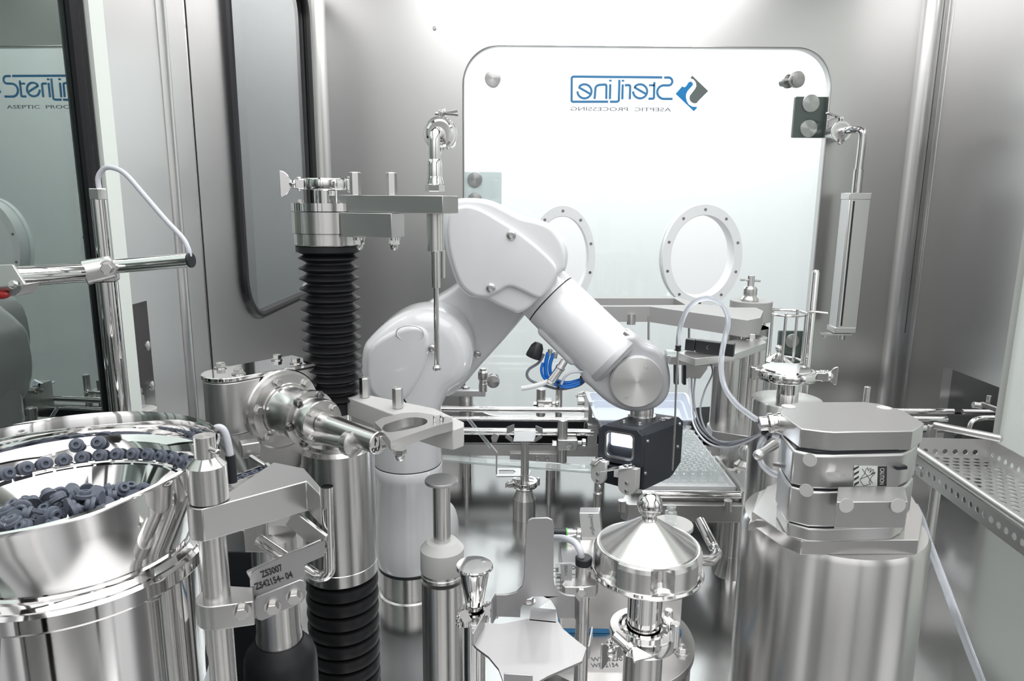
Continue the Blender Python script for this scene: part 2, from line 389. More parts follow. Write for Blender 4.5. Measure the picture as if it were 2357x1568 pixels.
b = B(); b.box((XR + .2, hy + .01, hzr / 2), (.36, .012, hzr)).box((XR + .38, 2.1, hzr / 2), (.012, .7, hzr)); b.obj('trim_7', M['dsteel'], kind='structure')
B().box((XR + .03, 1.3, ZC / 2), (.02, py1 * 2 - 2.6, ZC)).obj('wall_right_front', M['greenp'], kind='structure')  # opaque panel in place of a bright glass pane
# front wall posts behind the camera (open glazed bays between them)
for i, x in enumerate((XL - .02, -.28, .72, XR)):
    B().box((x, YF, ZC / 2), (.09, .06, ZC)).obj('wall_front_post' if i == 0 else 'wall_front_post', M['wall'], kind='structure')
B().box(((XL + XR) / 2, YF, .2), (XR - XL, .06, .4)).obj('wall_front_sill', M['wall'], kind='structure')
# ---------------------------------------------------------------- back window: pane, ports, knobs, hinges, logo
w2 = thing('window_2', '', 'window', ((wl + wr) / 2, YB, wb)); del w2['label']; del w2['category']; w2['kind'] = 'structure'
holes = [(1292, 592, 76, 117), (1612, 590, 91, 118)]
HP = []
for px, py, rx, ry in holes:
    c = at(px, py, YB); HP.append((c.x, c.z, rr(rx, px, py, YB), rr(ry, px, py, YB)))
B().plate([rrect(wl - .01, wb - .01, wr + .01, wt + .01, .13, 14)] + [circ(c[0], c[1], c[2] * .8, 40, c[3] * .8) for c in HP], (0, YB + .012, 0), UX, UZ, UY, .008).obj('pane', M['pane'], w2)
ringo = [V((u, YB - .004, v)) for u, v in rrect(wl, wb, wr, wt, .125, 14)]
B().tube(ringo + [ringo[0]], .0035, 6, sm=0).obj('frame', M['satin'], w2)
# white room wall outside
B().box((.5, 4.6, 1.2), (7, .05, 4.5)).obj('wall_outer_back', mat('white_room_wall', (.9, .92, .93), .6), kind='structure')
for i, (cx, cz, rx, rz) in enumerate(HP):
    t = thing('glove_port', ['white oval glove port ring behind the robot elbow', 'white oval glove port ring above the grey bracket arm, right of robot'][i], 'glove port', (cx, YB, cz - rz))
    n = 64
    def el_(k, y, dx=0): return [V((cx + dx + rx * k * math.cos(2 * pi * a / n), y, cz + rz * k * math.sin(2 * pi * a / n))) for a in range(n)]
    b = B(); b.loft([el_(.79, YB + .05), el_(.79, YB - .028), el_(.80, YB - .03), el_(.995, YB - .03), el_(1, YB - .027), el_(1, YB - .012), el_(1.0, YB + .0)], False)
    b.loft([el_(.97, YB), el_(.97, YB + .02), el_(1.0, YB + .022), el_(1.0, YB + .04), el_(.96, YB + .045), el_(.79, YB + .05)], False)
    b.obj('ring', M['pomw'], t, sharp=30)
    for k in range(10):
        a = pi / 2 + 2 * pi * k / 10; p = V((cx + rx * .9 * math.cos(a), YB - .0295, cz + rz * .9 * math.sin(a)))
        B().lathe(p, -UY, [(0.0011, .0), (.005, 0), (.005, .0018), (.003, .0022), (0, .0012)], 12).obj('screw', M['dsteel'], t)
M['kn'] = mat('spun_knob_steel', (.42, .415, .41), .26, 1, aniso=.88, arot=.25)
tr_ = M['kn'].node_tree; tg_ = tr_.nodes.new('ShaderNodeTangent'); tg_.direction_type = 'RADIAL'; tg_.axis = 'Y'; tr_.links.new(tg_.outputs[0], tr_.nodes['Principled BSDF'].inputs['Tangent'])
def knob(px, py, dx, dz, r, label):
    c = at(px, py, YB - .08); t = bpy.data.objects.new('knob', None); COL.objects.link(t); t.parent = w2; t['label'] = label; t.location = c - wloc(w2)
    a = c; d = V((dx, .08, dz)); p2 = c + d
    B().lathe(a, d, [(0, 0), (r * .98, 0.0025), (r, .004), (r, .018), (r * .96, .02), (r * .55, .021), (r * .5, .045), (r * .85, .048), (r * .85, .058), (r * .5, .06), (r * .5, .082)], 28).obj('grip', M['kn'], t, org=a)
    return t
knob(1134, 180, 0, 0, .026, 'round turned steel knob at top left corner of the big window')
knob(1840, 182, -.03, 0, .026, 'round turned steel knob at top right corner of the big window')
knob(1135, 880, 0, 0, .023, 'round steel knob low on the window, right of white robot column')
def hinge(p0, p1, label, circles, m, rc):
    a = at(*p0, YB); c = at(*p1, YB); t = bpy.data.objects.new('hinge', None); COL.objects.link(t); t.parent = w2; t['label'] = label; t.location = V(((a.x + c.x) / 2, YB, c.z)) - wloc(w2)
    b = B(); b.plate([rrect(a.x, c.z, c.x, a.z, .004, 3)], (0, YB + .024, 0), UX, UZ, UY, .014); b.obj('plate', m, t)
    for px, py in circles:
        q = at(px, py, YB + .02); B().lathe(q, -UY, [(rc, -.004), (rc, .002), (rc * .96, .004), (0, .006)], 24).obj('screw_cap', M['kn'], t, org=q)
gdark = mat('hinge_dark', (.035, .055, .05), .4)
hinge((1838, 220), (1901, 316), 'dark hinge plate with two round steel caps, right edge of window', [(1866, 238), (1861, 296)], gdark, .03)
hinge((1066, 395), (1154, 475), 'pale hinge plate with round caps at left edge of window', [(1093, 413), (1093, 461)], mat('hinge_pale', (.75, .8, .82), .4), .026)
hinge((1800, 765), (1852, 850), 'dark latch plate with round cap behind the wire basket', [(1823, 785)], gdark, .026)
# logo, lettered on the outer side so it reads mirrored from here
lg = thing('window_logo', 'blue mirrored SteriLine lettering and emblem on the big window', 'logo', at(1470, 258, YB + .005))
LY = YB + .006
def lp(u, v): return at(1290 + u / 6.547, 160 + v / 6.547, LY)   # u,v in a close-up of the lettering
def stroke(b, pts, w=4.6, sm=0):
    P_ = [lp(*p) for p in pts]
    if sm: P_ = crv(P_, sm)
    hw = w * .5 * .0017; th = V((0, -.0012, 0))
    n = len(P_); Lf = []; Rt = []
    for i, p in enumerate(P_):
        tt = (P_[min(i + 1, n - 1)] - P_[max(i - 1, 0)]).normalized(); nn = V((-tt.z, 0, tt.x)) * hw; Lf.append(p + nn); Rt.append(p - nn)
    for i in range(n - 1): b.prism([Lf[i], Lf[i + 1], Rt[i + 1], Rt[i]], th)
def arc(cx, cy, r, a0, a1, n=20, ry=None): return [(cx + r * math.cos(math.radians(a0 + (a1 - a0) * i / n)), cy + (ry or r) * math.sin(math.radians(a0 + (a1 - a0) * i / n))) for i in range(n + 1)]
b = B()
stroke(b, [(1535, 120), (200, 108)] + arc(195, 135, 25, -90, -180, 6) + [(168, 460)] + arc(190, 465, 22, 180, 90, 6) + [(720, 486)])
stroke(b, [(745, 486), (845, 487)] + arc(850, 455, 30, 90, 0, 6) + [(888, 155)])
stroke(b, [(1562, 122), (1630, 123)] + arc(1625, 181, 60, -90, 90, 14) + [(1560, 240)] + arc(1560, 342, 102, -90, -270, 24) + [(1690, 444)])
stroke(b, [(1415, 190), (1408, 420)] + arc(1390, 422, 18, 0, 90, 4) + [(1325, 441)]); stroke(b, [(1415, 240), (1332, 238)], 3.8)
for ex_ in (1200, 362):
    stroke(b, arc(ex_, 330, 108, 175, -35 - 180 + 35, 30)[:0] + [(ex_ - 108, 330)] + arc(ex_, 330, 106, 170, -145, 34) + [(ex_ + 82, 366)], 4.4)
stroke(b, [(1045, 450), (1050, 262)] + arc(1030, 257, 20, 0, -90, 4) + [(970, 237)])
stroke(b, [(932, 450), (938, 225)]); stroke(b, [(941, 184), (941, 156)], 5.4)
stroke(b, [(745, 448), (750, 222)]); stroke(b, [(752, 182), (752, 154)], 5.4)
stroke(b, [(690, 446), (693, 250)] + arc(670, 250, 22, 0, -90, 4) + [(590, 232)] + arc(590, 300, 66, -90, -160, 8) + [(514, 446)])
b.obj('lettering', M['logoblue'], lg)
P_ = lambda pts: [lp(*p) for p in pts]
b = B(); b.prism(P_([(1735, 368), (1835, 252), (1858, 268), (1885, 262)] + arc(1957, 222, 38, 200, 370, 10) + [(1990, 240), (1915, 325), (1893, 370), (1890, 420), (1905, 480), (1935, 530), (1985, 560), (2055, 565), (2055, 580), (2010, 630)]), (0, -.0012, 0)); b.obj('emblem_blue', M['logobright'], lg)
b = B(); b.prism(P_([(1985, 93), (2225, 325), (2060, 492)] + arc(2025, 430, 80, 60, 180, 12) + [(1950, 395), (2030, 290), (2048, 250), (2040, 195), (2010, 155), (1957, 130)]), (0, -.0012, 0)); b.obj('emblem_grey', M['logogrey'], lg)
b = B(); e0 = lp(1665, 634)
b.text('ASEPTIC  PROCESSING', .0178, e0, -UX, UZ, -UY, .001); b.bm.verts.ensure_lookup_table()
xs = [v.co.x for v in b.bm.verts]; tgt = e0.x - lp(155, 620).x; k = tgt / (max(xs) - min(xs))
for v in b.bm.verts: v.co.x = e0.x + (v.co.x - e0.x) * k
b.obj('lettering_small', M['textgrey'], lg)
# ================================================================ LEFT SIDE
def fl(p): return V((p.x, p.y, 0))
def bolt_at(p, axis, r, parent, h=None, m='steel', name='bolt'):
    return B().hexn(p, axis, r, h or r * 1.1, 1.35).obj(name, M[m], parent)
# ---- bellows column (rubber bellows over a steel cylinder, wider bellows below)
cx = at(782, 1200, 1.05).x; CY = 1.05
def zc(py, r=0): return at(782, py, CY - r).z
t = thing('bellows_column', 'tall lifting column with black rubber bellows above and below a steel cylinder', 'lifting column', (cx, CY, 0))
def bellows(b, x, y, z0, z1, ro, ri, n, rnd=.3):
    h = (z1 - z0) / n; pr = [(ri, 0)]
    for i in range(n):
        a = i * h
        pr += [(ri, a + h * .08), (ro - (ro - ri) * .12, a + h * (.5 - rnd * .22)), (ro, a + h * .5 - h * .06), (ro, a + h * .5 + h * .06), (ro - (ro - ri) * .12, a + h * (.5 + rnd * .22)), (ri, a + h * .92)]
    pr.append((ri, z1 - z0)); return b.lathe((x, y, z0), UZ, pr, 56)
B().lathe((cx, CY, 0), UZ, [(.03, 0), (.03, zc(1020))], 30).obj('inner_tube', M['dsteel'], t)
z1, z2 = zc(1362, .058), zc(1035, .03)
B().lathe((cx, CY, z1), UZ, [(.054, 0), (.0575, .003), (.0575, .022), (.0565, .023), (.0565, .026), (.058, .027), (.058, z2 - z1 - .006), (.053, z2 - z1), (.0, z2 - z1)], 64).obj('steel_cylinder', M['steel'], t)
B().lathe((cx, CY, z2), UZ, [(.044, 0), (.044, .004), (.024, .005), (.024, .06), (0, .06)], 40).obj('neck', M['steel'], t)
bellows(B(), cx, CY, .03, z1 - .002, .058, .047, 9, 1.6).obj('lower_bellows', M['rubber'], t, sharp=60)
zb0, zb1 = zc(930), zc(572)
bellows(B(), cx, CY, zb0 + .006, zb1 - .006, .044, .033, 15).obj('upper_bellows', M['rubber'], t, sharp=50)
B().cyl((cx, CY, zb0 - .01), (cx, CY, zb0 + .008), .036, n=48).obj('bellows_cuff', M['rubber'], t)
B().lathe((cx, CY, zb1 - .01), UZ, [(.033, 0), (.047, .006), (.047, .014), (.0, .014)], 48).obj('bellows_flange', M['rubber'], t)
zh0, zh1, zh2, zh3 = zc(565), zc(537), zc(486), zc(468)
B().lathe((cx, CY, zh0), UZ, [(.046, 0), (.0485, .002), (.0485, zh1 - zh0), (0, zh1 - zh0)], 56).obj('lower_head_ring', M['steel'], t)
B().lathe((cx, CY, zh1 + .0008), UZ, [(.0505, 0), (.0505, zh2 - zh1 - .002), (0, zh2 - zh1 - .002)], 56).obj('head_ring', M['steel'], t)
B().lathe((cx, CY, zh2), UZ, [(.0505, 0), (.0505, zh3 - zh2), (0, zh3 - zh2)], 56).obj('head_cap', M['polish'], t)
B().lathe((cx - .001, CY, zh3), UZ, [(.0165, 0), (.0165, .018), (.0255, .022), (.026, .03), (.0, .034)], 40).obj('ferrule', M['polish'], t)
for dx, dy in ((-.032, -.02), (.028, -.026)): bolt_at((cx + dx, CY + dy, zh3), UZ, .0045, t, .004)
# tri-clamp helper: ring + hinge + lugs with a wing nut, in plane normal to axis
def clamp(name, label, c, axis, r, h, wing, m='polish', top=True, wl_=.045, parent=None, grp=None):
    """wing: unit direction (world) in which the wing nut leaves the ring"""
    c = V(c); axis = V(axis).normalized(); w = V(wing).normalized(); s = axis.cross(w).normalized()
    if parent is None: t_ = thing(name, label, 'pipe clamp', c - axis * h / 2, grp)
    else:
        t_ = bpy.data.objects.new(name, None); COL.objects.link(t_); t_.parent = parent; t_.location = (c - axis * h / 2) - wloc(parent)
    b = B(); b.lathe(c - axis * h / 2, axis, [(r * .74, 0), (r * .97, 0), (r, h * .12), (r, h * .88), (r * .97, h), (r * .74, h), (r * .7, h * .72), (r * .7, h * .28)], 44, closed=True)
    b.obj('clamp_ring', M[m], t_, sharp=40)
    b = B(); b.bar(c + w * r * .93 + s * r * .14, c + w * (r * 1.35) + s * r * .14, h * .9, r * .14, s); b.bar(c + w * r * .93 - s * r * .14, c + w * (r * 1.35) - s * r * .14, h * .9, r * .14, s)
    b.cyl(c + w * r * 1.2 + axis * h * .62, c + w * r * 1.2 - axis * h * .62, r * .1, n=14)
    b.obj('clamp_lug', M[m], t_, bevel=h * .08)
    b = B(); b.cyl(c - w * r * 1.1 + axis * h * .7, c - w * r * 1.1 - axis * h * .7, r * .13, n=16, ch=.001); b.bar(c - w * r * .95 + axis * 0, c - w * r * 1.15, r * .26, h * .8)
    b.obj('clamp_hinge', M[m], t_)
    b = B(); p0 = c + w * r * 1.05; p1 = c + w * (r * 1.3 + wl_ * .45); b.cyl(p0, p1, r * .085, n=14)
    b.lathe(c + w * (r * 1.3), w, [(r * .14, 0), (r * .2, .002), (r * .2, wl_ * .25), (r * .12, wl_ * .4), (0, wl_ * .42)], 18)
    q = c + w * (r * 1.3 + wl_ * .78); R_ = wl_ * .62; th_ = max(.0022, wl_ * .09)
    b.prism([q + axis * R_ * math.sin(math.radians(a_)) - w * R_ * .85 * math.cos(math.radians(a_)) + s * th_ * .5 + s * th_ * 1.2 for a_ in range(-90, 91, 12)], s * -th_)
    b.obj('wing_nut', M[m], t_, bevel=.0008)
    return t_
clamp('pipe_clamp', 'polished clamp with wing nut on top of the bellows column', (cx, CY, zh3 + .027), UZ, .0315, .016, (-1, -.12, 0), wl_=.03)
# ---- top arm with two hanging needles rods
zt, zbm = zc(449) , zc(487)
Ya, Yb = 1.03, .965
def atz(px, Y, z):
    lo = at(px, 460, Y); return V((lo.x, Y, z))
a0 = atz(780, 1.02, zt); a1 = atz(1019, .955, zt); a2 = atz(1055, 1.0, zt); a3 = a0 + (a2 - a1)
t = thing('top_crossbeam', 'horizontal satin steel arm clamped to the head of the bellows column', 'arm', ((a0 + a1) / 2 + V((0, 0, zbm - zt))))
B().prism([a0, a1, a2, a3], (0, 0, zbm - zt)).obj('beam', M['satin'], t, bevel=.0008)
z3, z4 = zc(487) - .0005, zc(541)
b0 = atz(782, 1.005, z3); b1 = atz(900, .975, z3); b2 = atz(930, 1.02, z3); b3 = b0 + (b2 - b1)
B().prism([b0, b1, b2, b3], (0, 0, z4 - z3)).obj('lower_block', M['satin'], t, bevel=.0008)
for px in (819, 902):
    p = atz(px, 1.0, zt); 
    B().cyl(p, p + UZ * .031, .0078, n=6, ch=.001, ph=.2).obj('hex_standoff', M['steel'], t)
for px, Y in ((823, .995), (905, 1.0)):
    p = atz(px, Y, z4); b = B(); b.cyl(p, p - UZ * .004, .0085, n=24); b.cyl(p - UZ * .004, p - UZ * .010, .0075, n=6)
    b.lathe(p - UZ * .010, -UZ, [(.0055, 0), (.0055, .004), (.004, .0075), (0, .009)], 20); b.obj('cap_nut', M['polish'], t)
nx = 1003
def np_(py, Y=.985): return V((at(nx, 600, Y).x, Y, at(nx, py, Y).z))
t = thing('filling_needle', 'slim stepped steel rod hanging down from the end of the top arm', 'rod', np_(853))
B().lathe(np_(853), UZ, [(.0042, 0), (.0062, .0015), (.0062, .005), (.0037, .0085), (.0037, np_(662).z - np_(853).z)], 22).obj('tip_rod', M['polish'], t)
B().cyl(np_(662), np_(578), .0062, n=24).obj('step_rod', M['polish'], t)
B().cyl(np_(578), np_(487), .0118, n=32, ch=.0006).obj('sleeve', M['steel'], t)
p = np_(600); p2 = p + V((.009, .014, 0))
B().cyl(V((p2.x, p2.y, np_(662).z + .012)), V((p2.x, p2.y, np_(578).z)), .0028, n=12).obj('side_tube', M['polish'], t)
# pipe coming down from the back wall onto the arm
t = thing('wall_pipe', 'bent polished pipe from the wall down to the top arm, left of window', 'pipe', np_(445, .985))
c0 = at(1007, 303, 1.05); zA = np_(440).z
X0 = np_(440).x; z_el = at(1003, 300, .985).z
B().tube([(X0, .985, zA + .03), (X0, .985, z_el - .02), (X0 + .0005, .99, z_el - .005), (X0 + .002, 1.01, z_el), (X0 + .003, 1.03, z_el)], .0075, 20, sm=6).obj('pipe', M['polish'], t)
b = B(); b.hexn((X0, .985, np_(441).z), UZ, .0135, .010); b.lathe((X0, .985, np_(427).z), UZ, [(.012, 0), (.0115, .006), (.010, .012), (.008, .012)], 24)
b.lathe((X0, .985, np_(412).z), UZ, [(.0098, 0), (.0098, .022), (.008, .026)], 24); b.obj('coupling', M['polish'], t)
b = B(); b.cyl((X0 + .003, 1.027, z_el), (X0 + .003, 1.045, z_el), .0195, n=36, ch=.003); b.obj('ferrule', M['polish'], t)
clamp('pipe_clamp', 'small polished clamp with wing nut high on the wall pipe, left of window', (X0 + .003, 1.036, z_el), (0, 1, 0), .0235, .009, (.1, 0, 1), wl_=.006)
b = B(); q = V((X0 + .008, 1.034, z_el + .027)); b.bar(q, q + V((.02, 0, .004)), .006, .0035); b.bar(q, q + V((.021, -.004, -.002)), .006, .003); b.cyl(q - UX * .012, q + UX * .006, .002, n=10)
b.obj('wing_nut', M['dsteel'], bpy.data.objects['pipe_clamp.001'], bevel=.0005)
B().tube([(X0 + .003, 1.045, z_el), (X0 + .003, 1.2, z_el), (X0 + .003, 1.6, z_el)][:2], .009, 16, sm=0).obj('back_stub', M['polish'], t)
# ---- transfer port housing with round flanges and locking handle
zt = .61
qa, qb = az(545, 868, zt), az(703, 838, zt)
df = (qb - qa); df.z = 0; df.normalize(); nf = V((df.y, -df.x, 0)) 
wdt = .066
t = thing('transfer_port', 'steel port housing with bolted lid and big round flange facing right', 'port housing', (qa + qb) / 2 - UZ * .3)
def housing(off, extra=0):
    A = qa - UZ * off + df * .004; Bq = qb + df * .02 - UZ * off; out = [A + nf * extra, Bq + nf * extra, Bq - nf * (wdt + extra), A - nf * (wdt + extra) + df * .0]
    c = A - nf * wdt / 2; r = wdt / 2 + extra
    arcp = [c - df * (r * math.sin(a_)) * 1.0 + nf * (-r * math.cos(a_)) for a_ in [pi * k / 16 for k in range(1, 16)]]
    return out + arcp
zb_ = zz(560, 1000, qa.y); zlow = zz(640, 1160, qa.y + .02)
B().prism(housing(.007), (0, 0, zb_ - zt + .007)).obj('body', M['satin'], t, bevel=.002)
B().prism(housing(0, .002), (0, 0, -.006)).obj('lid', M['polish'], t, bevel=.001)
H0 = [p + UZ * (zb_ - zt) for p in housing(0)]; cc = sum(H0, V((0, 0, 0))) / len(H0)
B().loft([H0, [cc + (p - cc) * .8 + UZ * -.04 + df * .02 for p in H0], [cc + (p - cc) * .45 + UZ * -.09 + df * .035 for p in H0]]).obj('hopper_bottom', M['satin'], t)
for px, py in ((508, 847), (549, 861), (638, 828), (681, 836)): bolt_at(az(px, py, zt), UZ, .0068, t, .0062)
fc = qa + (qb - qa) * .60 - UZ * .0505
fc = V((fc.x, fc.y, 0)) + UZ * zz(640, 944, fc.y - .01)
zrise = -.0
b = B(); b.lathe(fc, nf, [(.058, -.012), (.058, .006), (.056, .008)] + [(.052, .008), (.052, .016), (.040, .017), (.039, .02), (0, .02)], 64); b.obj('flange', M['steel'], t)
for k in range(6):
    a = pi / 6 + k * pi / 3 + .3; p = fc + nf * .0165 + (df * math.cos(a) + UZ * math.sin(a)) * .046
    bolt_at(p, nf, .0058, t, .005)
fe = fc + nf * .098
B().lathe(fc, nf, [(.038, .018), (.0365, .02), (.0345, .062), (.0345, .064)], 56).obj('barrel', M['steel'], t)
fl2 = B(); fl2.lathe(fc, nf, [(.037, .064), (.039, .066), (.039, .076), (.030, .077), (.029, .084), (.032, .085), (.032, .1), (.0305, .103), (0, .103)], 56); fl2.obj('second_flange', M['steel'], t)
for k in range(6):
    a = k * pi / 3 + .1; p = fc + nf * .077 + (df * math.cos(a) + UZ * math.sin(a)) * .0345
    b = B(); b.lathe(p, nf, [(.006, -.002), (.006, .001), (.0045, .001), (.0045, .005), (.0025, .005), (.002, .003), (0, .003)], 16); b.obj('cap_screw', M['dsteel'], t)
for k in range(4):
    a = k * pi / 2 + .8; p = fc + nf * .103 + (df * math.cos(a) + UZ * math.sin(a)) * .0245; bolt_at(p, nf, .0045, t, .004)
h0 = fc + nf * .103; 
h1 = at(872, 1020, .0 + (h0 + nf * .105).y); 
hd = (h1 - h0).normalized()
B().cyl(h0, h0 + hd * (h1 - h0).length, .0148, n=40, ch=.001).obj('handle_bar', M['steel'], t)
g0 = h0 - UZ * .016 - df * .010; g1 = at(806, 1020, (h0 + nf * .060).y - .012)
B().cyl(g0, g1, .0095, n=24).obj('bolt_bar', M['steel'], t)
gd = (g1 - g0).normalized(); B().lathe(g1 - gd * .004, gd, [(.016, 0), (.0165, .002), (.0165, .012), (.0, .019)], 30).obj('bolt_head', M['steel'], t)
e = h1 + hd * .0003; bx, by, _ = frame(hd)
rt = UZ.cross(hd).normalized(); 
if rt.x < 0: rt = -rt
upv = hd.cross(rt); upv = upv if upv.z > 0 else -upv
b = B(); b.text('OUT', .0085, e - rt * .012 - upv * .010, rt, upv, hd, .0004, sx=.95); b.prism([e + p for p in (-rt * .006 + upv * .009, -rt * .003 + upv * .003, -rt * .0065 + upv * .003)], hd * .0004).bar(e - rt * .0062 - upv * .002, e - rt * .0052 + upv * .004, .001, .0006)
b.obj('marking', M['ink'], t)
B().bar(e + rt * .006, e + rt * .006 + hd * .002, .01, .018, upv).obj('latch_end', M['polish'], t, bevel=.002)
# ---- pale plastic bracket in front of the robot column, on the bellows column
zp = .555
t = thing('plastic_bracket', 'pale plastic bracket bar running right in front of the robot column', 'bracket', az(930, 960, zp - .03))
outl = [(798, 915), (828, 905), (1000, 940), (1068, 972), (1067, 982), (1043, 990), (1010, 985), (893, 950)]
B().hplate(outl, zp, .028).obj('bar', M['pom'], t, bevel=.0012)
for px, py, h in ((840, 915, .031), (916, 940, .031)):
    p = az(px, py, zp); B().cyl(p, p + UZ * h, .0078, n=6, ch=.0012, ph=.3).obj('hex_standoff', M['steel'], t)
p = az(918, 1012, zp - .02)
# slotted steel plate
zs = zp + .0125
t = thing('slotted_plate', 'thin steel plate with long oval slot beside the plastic bracket', 'plate', az(930, 985, zs - .01))
A0 = az(838, 992, zs); A1 = az(893, 1022, zs); A2 = az(1042, 965, zs); A3 = az(960, 950, zs)
e1 = (A2 - A1); Ln = e1.length; e1.normalize(); e2 = UZ.cross(e1)
def uv(px, py): q = az(px, py, zs) - A1; return (q.dot(e1), q.dot(e2))
out = [uv(*p) for p in ((893, 1018), (1005, 978), (1042, 965), (1030, 955), (955, 950), (900, 962), (843, 985), (838, 992))]
out = [uv(*p) for p in ((899, 1016), (1003, 981), (1042, 971), (1040, 962), (1012, 957), (962, 949), (925, 951), (880, 962), (862, 972), (876, 986), (889, 1002))]
sl0, sl1 = uv(893, 992), uv(964, 968); sd = V((sl1[0] - sl0[0], sl1[1] - sl0[1], 0)); 
rs = .0135; ang = math.atan2(sd.y, sd.x)
so = [(sl0[0] + rs * math.cos(ang + pi / 2 + pi * k / 12), sl0[1] + rs * math.sin(ang + pi / 2 + pi * k / 12)) for k in range(13)] + [(sl1[0] + rs * math.cos(ang - pi / 2 + pi * k / 12), sl1[1] + rs * math.sin(ang - pi / 2 + pi * k / 12)) for k in range(13)]
so = [uv(*p) for p in ((883, 991), (880, 986), (888, 977), (925, 965), (950, 961), (975, 963), (984, 970), (976, 978), (945, 987), (908, 994), (892, 995))]
so = [(p_.x, p_.y) for p_ in crv([V((*p, 0)) for p in so], 5, True)]
B().plate([out, so], A1, e1, e2, -UZ, .012).obj('plate', M['satin'], t)
p = az(920, 1012, zs) + UZ * -.012; b = B(); b.cyl(p, p - UZ * .006, .008, n=6); b.lathe(p - UZ * .006, -UZ, [(.006, 0), (.006, .004), (.004, .008), (0, .009)], 18); b.obj('cap_nut', M['polish'], t)
q = az(1000, 972, zs); b = B()
for d_ in ((0, 0), (.008, .004), (.012, -.002)): b.cyl(q + V((d_[0], d_[1], 0)), q + V((d_[0], d_[1], .009)), .0018, n=10, ch=.0005)
b.obj('guide_pin', M['polish'], t)
# ---- left T-shaped stand with crossbar
PY = .95; X = at(262, 800, PY).x
def lz(py): return at(240, py, PY).z
t = thing('sensor_stand', 'upright polished tube stand with clamped crossbar beside the left glass door', 'stand', (X, PY, 0))
B().cyl((X, PY, 0), (X, PY, lz(648)), .0135, n=32).obj('lower_tube', M['polish'], t)
zc0 = lz(622)
B().cyl((X, PY, zc0), (X, PY, lz(457)), .0098, n=28).obj('upper_tube', M['polish'], t)
B().cyl((X, PY, lz(460)), (X, PY, lz(434)), .0115, n=6, ch=.001).obj('hex_nut', M['steel'], t)
xr = at(436, 600, .87); xl = at(-40, 640, 1.0); cb = V((X, PY - .0, zc0))
xr = at(436, 599, .93); 
t2 = thing('crossbar', 'horizontal polished tube with black end cap through the left stand clamp', 'tube', V(((xr.x + X) / 2, PY, zc0 - .01)))
cL = at(200, 627, .93); cLL = at(-60, 643, .80)
cR = at(262, 614, .945)
B().cyl(cR, xr, .0095, n=28).obj('right_tube', M['polish'], t2)
dr_ = (xr - cR).normalized(); B().cyl(xr, xr + dr_ * .0035, .0101, n=28, ch=.0006).obj('end_cap', M['black'], t2)
B().cyl(cL, cLL, .0125, n=30).obj('left_tube', M['polish'], t2)
b = B(); b.lathe((X, PY, lz(648)), UZ, [(.012, 0), (.0165, .003), (.0165, lz(598) - lz(648) - .003), (.012, lz(598) - lz(648))], 8, ph=.3)
b.cyl(cL + (cR - cL) * -.1, cR, .0168, .0150, n=28); b.obj('clamp_body', M['satin'], t, bevel=.0015)
p = V(cR) + V((.0, -.014, 0)); bolt_at(p, V((.35, -.9, 0)), .0075, t, .012)
# cable arc
t = thing('sensor_cable', 'pale grey cable arching from the left stand to the crossbar end', 'cable', at(236, 434, PY))
pts = [at(228, 434, .95), at(226, 408, .95), at(240, 388, .95), at(262, 387, .948), at(290, 402, .945), at(330, 447, .94), at(380, 505, .935), at(420, 548, .932), at(434, 575, .93), at(436, 590, .93)]
B().tube(pts, .0033, 12, 6).obj('cable', M['cable'], t)
# sign at the far left
t = thing('number_plate', 'pale metal tag plate reading 21 above 54-05 at left edge', 'sign', at(20, 672, .82))
o = at(0, 640, .80); P4 = [at(-70, 612, .80), at(28, 609, .80), at(57, 655, .79), at(-70, 668, .79)]
B().prism(P4, V((0, .004, 0))).obj('plate', M['satin'], t, bevel=.0006)
b = B(); e1 = (P4[1] - P4[0]).normalized(); e2 = (P4[1] - P4[2]); e2 = (e2 - e1 * e2.dot(e1)).normalized(); nn = e1.cross(e2)
if nn.y > 0: nn = -nn
b.text('21', .0085, at(0, 629, .797) + nn * .0003, e1, e2, nn, .0004); b.text('154-05', .0085, at(-9, 646, .794) + nn * .0003, e1, e2, nn, .0004); b.obj('lettering', M['textgrey'], t)
bolt_at(at(31, 655, .788), nn, .004, t, .003)
b = B(); b.prism([at(-70, 668, .79), at(52, 656, .79), at(48, 668, .80), at(38, 682, .80), at(-70, 690, .80)], (0, .03, 0)); b.obj('holder', M['satin'], t, bevel=.001)
B().sphere(at(2, 679, .795), .008, sc=(1.3, .5, .6)).obj('red_insert', M['red'], t)
# ---- vibratory bowl with rubber stoppers
bc = V((at(150, 1060, .60).x, .60, 0)); zr = .622
t = thing('feeder_bowl', 'large polished feeder bowl full of grey stoppers on a drum', 'feeder bowl', (bc.x, bc.y, 0))
R0 = .128
prof = [(R0 * .80, .532), (R0 * .84, .548), (R0 * .975, .596), (R0, zr - .004), (R0 + .0018, zr), (R0 - .0005, zr + .001), (R0 - .003, zr - .004), (R0 - .003, zr - .024), (R0 - .007, zr - .028), (R0 * .90, .583), (R0 * .885, .572), (R0 * .78, .570), (R0 * .765, .574), (R0 * .75, .571), (R0 * .62, .545), (R0 * .3, .538), (0, .537)]
b = B(); b.lathe(bc, UZ, prof, 120)
def dip(p):
    a = math.atan2(p.y - bc.y, p.x - bc.x); f = max(0, -math.sin(a + .25)) ** 1.3; k = max(0, min(1, (p.z - .560) / .05)); return .017 * f * k
for v in b.bm.verts:
    if math.hypot(v.co.x - bc.x, v.co.y - bc.y) > R0 * .895: v.co.z -= dip(v.co)
b.obj('bowl', M['polish'], t, sharp=40)
